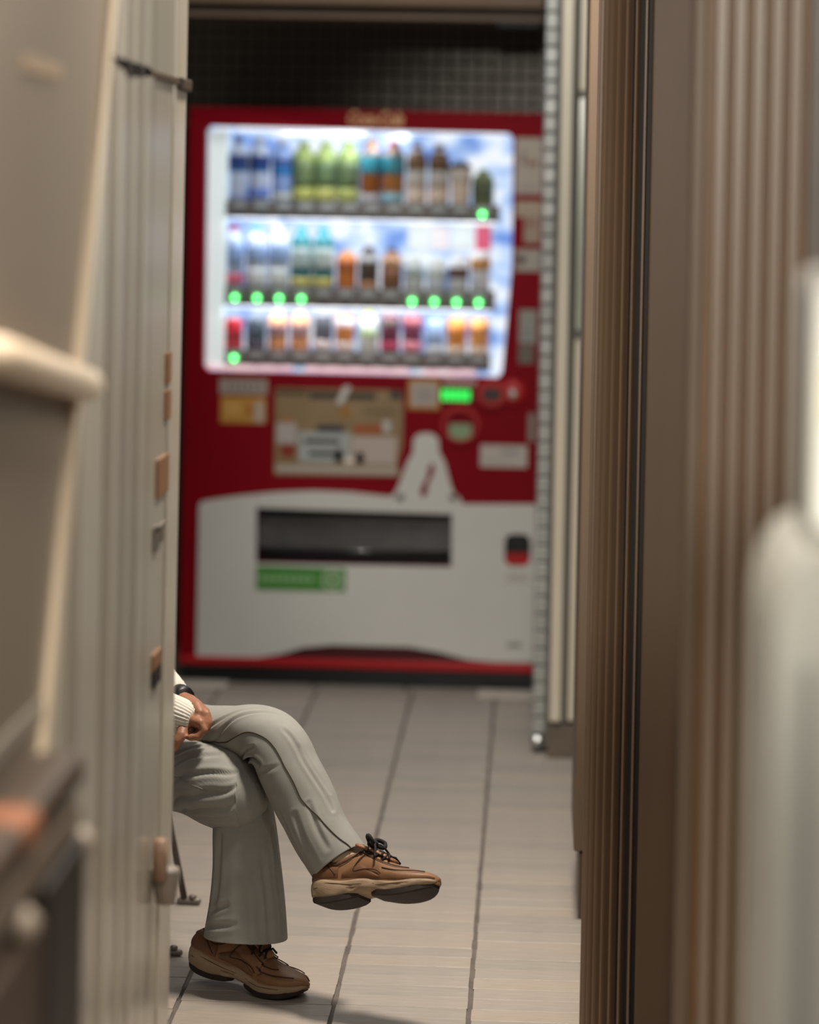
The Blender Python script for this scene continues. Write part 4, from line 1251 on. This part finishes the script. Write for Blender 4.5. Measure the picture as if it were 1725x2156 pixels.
marks_c = [(452, 1548, 548, 1490, 0.006, 0.0028), (498, 1550, 602, 1508, 0.006, 0.0030), (425, 1552, 500, 1544, 0.005, 0.0030), (512, 1588, 566, 1622, 0.0055, 0.0075), (528, 1606, 572, 1590, 0.005, 0.0035),
           (552, 1636, 600, 1622, 0.006, 0.0018), (470, 1574, 530, 1566, 0.005, 0.003), (622, 1556, 712, 1716, 0.006, 0.0040), (646, 1584, 700, 1672, 0.006, 0.0018), (602, 1716, 646, 1806, 0.007, 0.0030),
           (640, 1722, 684, 1816, 0.007, 0.0030), (664, 1700, 706, 1790, 0.006, 0.0025)]
marks_t = [(355, 1630, 498, 1590, 0.0048, 0.0036), (355, 1655, 524, 1614, 0.0048, 0.0042), (358, 1682, 532, 1640, 0.0050, 0.0046), (372, 1700, 530, 1664, 0.0055, 0.0045), (360, 1604, 470, 1572, 0.005, 0.0026),
           (440, 1712, 530, 1690, 0.005, 0.0030)]
marks_s = [(576, 1750, 598, 1950, 0.0060, 0.0065), (556, 1800, 572, 1968, 0.0065, 0.0040), (474, 1765, 458, 1900, 0.008, 0.0045), (440, 1945, 505, 1930, 0.005, 0.0040), (450, 1910, 490, 1892, 0.005, 0.0035),
           (516, 1840, 520, 1965, 0.009, 0.0030), (545, 1860, 552, 1960, 0.007, 0.0026)]
bm = bmesh.new()
leg_c = build_leg(bm, crossed, marks_c, 3.0, 170)
leg_t = build_leg(bm, thigh, marks_t, 9.0, 110, hem=False)
leg_s = build_leg(bm, shin, marks_s, 5.0, 110)
fr_c = leg_c[0]
rings = []
for z, rx, ry in ((0.402, 0.06, 0.12), (0.415, 0.11, 0.19), (0.46, 0.135, 0.215), (0.54, 0.14, 0.21), (0.62, 0.150, 0.185), (0.66, 0.156, 0.170)):
    rings.append([Vector((-0.995 + rx * math.cos(2 * math.pi * k / 40), 5.90 + ry * math.sin(2 * math.pi * k / 40), z)) for k in range(40)])
add_rings(bm, rings)
trs = obj('trousers', bm, m_trs, person, True)


def seam(leg, marks, rad=0.0012):
    fr, folds, seed, LU = leg
    pts_ = catmull([locate(fr, *m) for m in marks], 12)
    return tube([leg_point(fr, u, th, 0.0010 + creases(fr, u, th, folds, seed, LU)) for u, th in pts_], rad, 6)


obj('side_seam', seam(leg_c, [(486, 1538), (535, 1551), (573, 1556), (598, 1590), (626, 1640), (655, 1698), (690, 1735), (722, 1764), (742, 1779), (751, 1789)]), m_seam, trs, True)
obj('side_seam', seam(leg_t, [(350, 1612), (400, 1622), (450, 1640), (492, 1662)], 0.0007), M('seam_light', (150, 142, 130), 0.9), trs, True)

# ---- shoes
m_leather = M('shoe_leather', (136, 98, 66), 0.55, var=0.18, vscale=22, bump=0.12, bscale=240)
m_leather2 = M('shoe_leather_dark', (112, 76, 48), 0.55, var=0.15, vscale=22, bump=0.12, bscale=240)
m_mid = M('shoe_midsole', (160, 138, 112), 0.7, var=0.14, vscale=16, stretch=(1, 1, 5), bump=0.12, bscale=90)
m_out = M('shoe_outsole', (46, 36, 30), 0.8, var=0.2, vscale=30)
m_line = M('shoe_stitch', (62, 36, 22), 0.8)
m_lace = M('shoe_lace', (26, 24, 26), 0.85)

L_ = 0.268
#        x     bot   mid   top    hw_sole hw_top
PROF = [(0.000, 0.018, 0.044, 0.058, 0.010, 0.006), (0.009, 0.007, 0.049, 0.074, 0.025, 0.018), (0.030, 0.001, 0.049, 0.085, 0.034, 0.026), (0.060, 0.000, 0.046, 0.086, 0.037, 0.029),
        (0.090, 0.003, 0.044, 0.093, 0.035, 0.027), (0.115, 0.008, 0.042, 0.096, 0.034, 0.026), (0.142, 0.006, 0.037, 0.086, 0.037, 0.028), (0.172, 0.001, 0.033, 0.070, 0.042, 0.033),
        (0.202, 0.000, 0.029, 0.057, 0.044, 0.035), (0.230, 0.003, 0.028, 0.049, 0.040, 0.031), (0.250, 0.009, 0.029, 0.043, 0.029, 0.022), (0.262, 0.014, 0.029, 0.037, 0.015, 0.010), (0.268, 0.019, 0.028, 0.032, 0.006, 0.004)]
SM = catmull(PROF, 5)


def shoe_row(x):
    x = max(0.0, min(L_, x))
    for a, b in zip(SM[:-1], SM[1:]):
        if a[0] <= x <= b[0]:
            f = (x - a[0]) / max(1e-6, b[0] - a[0])
            return tuple(p + (q - p) * f for p, q in zip(a, b))
    return SM[-1]


def side_pt(x, t, sgn, off=0.0015):
    """A point on the upper's side: t 0 at the midsole, 1 at the top line."""
    _, b, m, tp_, ws, wt = shoe_row(x)
    ang = t * H
    y = (ws * 0.93) * math.cos(ang) ** 0.75 + 0.0
    z = m + (tp_ - m) * math.sin(ang)
    return Vector((x, sgn * (y + off), z + off * 0.5))


def make_shoe(place, label):
    """Built along +x from heel to toe, then carried to its place by the function place(Vector). Worn, so it hangs under the person."""
    K = L_ / 0.292

    def put(bm_):
        for v in bm_.verts: v.co = place(v.co.copy())
        return bm_
    root = empty('shoe', place(Vector((0.13, 0, 0))) - world_of(person), label)
    root.parent = person
    seg = 28
    bm = bmesh.new()
    rings = []
    for x, b, m, tp_, ws, wt in SM:
        rg = []
        for k in range(seg):
            a = 2 * math.pi * k / seg
            ca, sa = math.cos(a), math.sin(a)
            yy_ = ws * math.copysign(abs(ca) ** 0.45, ca)
            zz = (b + 0.006 + m) / 2 + (m - b - 0.006) / 2 * math.copysign(abs(sa) ** 0.45, sa)
            bulge = 0.0020 * math.sin(x * 70 + zz * 260) * (1 - abs(sa)) + 0.0018 * math.sin(zz * 620 + 9 * x)
            rg.append(Vector((x, yy_ + math.copysign(bulge, ca) * abs(ca), zz + 0.0026 * math.sin(x * 62) * max(sa, 0))))
        rings.append(rg)
    add_rings(bm, rings)
    obj('midsole', put(bm), m_mid, root, True)
    for fz, xa, xb_ in ((0.42, 0.006, 0.120), (0.62, 0.010, 0.150), (0.50, 0.140, 0.235)):
        for sgn in (-1, 1):
            pl_ = []
            for i in range(17):
                x = xa + (xb_ - xa) * i / 16
                _, b, m, tp_, ws, wt = shoe_row(x)
                pl_.append(Vector((x, sgn * (ws + 0.0004), b + 0.010 + (m - b - 0.010) * (fz + 0.12 * math.sin(x * 38)))))
            obj('midsole_groove', put(tube(pl_, 0.0010, 6)), M('midsole_line', (112, 88, 64), 0.8), root, True)
    for xa, xb_ in ((0.004, 0.108), (0.138, 0.262)):
        bm = bmesh.new(); rings = []
        n = 16
        for i in range(n + 1):
            x = xa + (xb_ - xa) * i / n
            _, b, m, tp_, ws, wt = shoe_row(x)
            w = ws * 1.03 * (1.0 - 0.25 * (2 * i / n - 1) ** 6)
            z1_ = b + 0.0115
            rings.append([Vector((x, -w, z1_)), Vector((x, -w, b + 0.002)), Vector((x, -w * 0.9, b)), Vector((x, w * 0.9, b)), Vector((x, w, b + 0.002)), Vector((x, w, z1_))])
        add_rings(bm, rings)
        obj('outsole', put(bm), m_out, root)
    bm = bmesh.new()
    rings = []
    for x, b, m, tp_, ws, wt in SM:
        rg = []
        for k in range(33):
            a = math.pi * k / 32
            ca, sa = math.cos(a), math.sin(a)
            y = ws * 0.93 * math.copysign(abs(ca) ** 0.75, ca)
            z = m - 0.008 + (tp_ - m + 0.008) * abs(sa) ** 0.85
            open_ = max(0.0, 1 - ((x - 0.058) / 0.052) ** 2)
            if open_ > 0 and abs(ca) < 0.62:
                z -= 0.034 * min(1, open_ * 2.2) * (1 - (abs(ca) / 0.62) ** 4)
            rg.append(Vector((x, y, z)))
        rings.append(rg)
    add_rings(bm, rings, cap=True, closed=False)
    obj('upper', put(bm), m_leather, root, True)
    for nm, xs, t1, mm in (('heel_counter', (0.003, 0.070), lambda x: 0.62 - 4.6 * max(0, x - 0.014), m_leather2), ('toe_overlay', (0.160, 0.264), lambda x: 0.36 + 1.0 * max(0, x - 0.21), m_leather), ('side_panel', (0.078, 0.160), lambda x: 0.34 - 0.2 * abs(x - 0.11) / 0.037, m_leather2)):
        for sgn in (-1, 1):
            bm = bmesh.new()
            rings = []
            for i in range(15):
                x = xs[0] + (xs[1] - xs[0]) * i / 14
                tt = max(0.02, t1(x))
                rings.append([side_pt(x, tt * j / 4, sgn, 0.0022 if 0 < j < 4 else 0.0004) for j in range(5)])
            add_rings(bm, rings, cap=False, closed=False)
            obj(nm, put(bm), mm, root, True)
    lines = ([(0.118, 0.93), (0.128, 0.70), (0.150, 0.62), (0.185, 0.60), (0.215, 0.66), (0.232, 0.80)],
             [(0.022, 0.92), (0.045, 0.60), (0.062, 0.40), (0.085, 0.42), (0.108, 0.62), (0.116, 0.90)],
             [(0.132, 0.62), (0.115, 0.30), (0.112, 0.14), (0.140, 0.20), (0.165, 0.22), (0.178, 0.14)],
             [(0.178, 0.34), (0.205, 0.36), (0.240, 0.46), (0.270, 0.60)],
             [(0.030, 0.72), (0.055, 0.30), (0.070, 0.08)])
    for ln in lines:
        for sgn in (-1, 1):
            obj('stitch_line', put(tube([side_pt(x * K, t, sgn, 0.0020) for x, t in catmull(ln, 6)], 0.0011, 6)), m_line, root, True)
    cp = []
    for k in range(25):
        a = 2 * math.pi * k / 24
        x = 0.058 + 0.049 * math.cos(a)
        _, b, m, tp_, ws, wt = shoe_row(x)
        cp.append(Vector((x, 0.0255 * math.sin(a), tp_ - 0.006 - 0.008 * max(0, 1 - ((x - 0.062) / 0.035) ** 2))))
    obj('collar', put(tube(cp, 0.0056, 8)), m_leather2, root, True)
    bm = bmesh.new(); rings = []
    for x, z, w, th in ((0.097, 0.108, 0.019, 0.006), (0.109, 0.103, 0.021, 0.006), (0.128, 0.096, 0.020, 0.006), (0.150, 0.086, 0.018, 0.005), (0.174, 0.072, 0.014, 0.004)):
        rings.append([Vector((x, w * math.cos(2 * math.pi * k / 14), z + th * math.sin(2 * math.pi * k / 14))) for k in range(14)])
    add_rings(bm, rings)
    obj('tongue', put(bm), M('shoe_tongue', (152, 104, 70), 0.6, var=0.1), root, True)
    for i in range(4):
        x = 0.117 + 0.015 * i
        _, b, m, tp_, ws, wt = shoe_row(x)
        z = tp_ + 0.007
        for sg in (-1, 1):
            obj('lace', put(tube([Vector((x - 0.004, -0.023 * sg, z - 0.010)), Vector((x, -0.012 * sg, z)), Vector((x + 0.006, 0.012 * sg, z)), Vector((x + 0.010, 0.023 * sg, z - 0.010))], 0.0024, 6)), m_lace, root, True)
    bw = bmesh.new()
    b0_ = Vector((0.121, 0, 0.108))
    for sgn in (-1, 1):
        add_tube(bw, catmull([tuple(b0_), tuple(b0_ + Vector((0.002, sgn * 0.018, 0.014))), tuple(b0_ + Vector((0.014, sgn * 0.030, 0.009))), tuple(b0_ + Vector((0.016, sgn * 0.020, -0.002))), tuple(b0_ + Vector((0.004, sgn * 0.004, 0.002)))], 5), 0.0042, 6, True)
        add_tube(bw, catmull([tuple(b0_), tuple(b0_ + Vector((0.014, sgn * 0.014, 0.002))), tuple(b0_ + Vector((0.024, sgn * 0.027, -0.012))), tuple(b0_ + Vector((0.028, sgn * 0.036, -0.030)))], 5), 0.0024, 6, True)
    add_ellipsoid(bw, b0_ + Vector((0.004, 0, 0.003)), 0.011, 0.013, 0.008, None, 10)
    obj('lace_bow', put(bw), m_lace, root, True)
    return root


make_shoe(place_p, 'brown trainer on the floor with its heel raised')
make_shoe(place_c, 'brown trainer hanging in the air on the crossed leg')
obj('sock', tube([place_p(Vector((0.058, 0, 0.055))), place_p(Vector((0.058, 0, 0.085))), place_p(Vector((0.056, 0, 0.14)))], [0.027, 0.0275, 0.029], 18), M('sock_tan', (150, 112, 84), 0.9, bump=0.2, bscale=400), person, True)
obj('sock', tube([place_c(Vector((0.062, 0, 0.055))), place_c(Vector((0.064, 0, 0.080))), fr_c[-4][0]], [0.028, 0.029, 0.031], 18), m_sock, person, True)
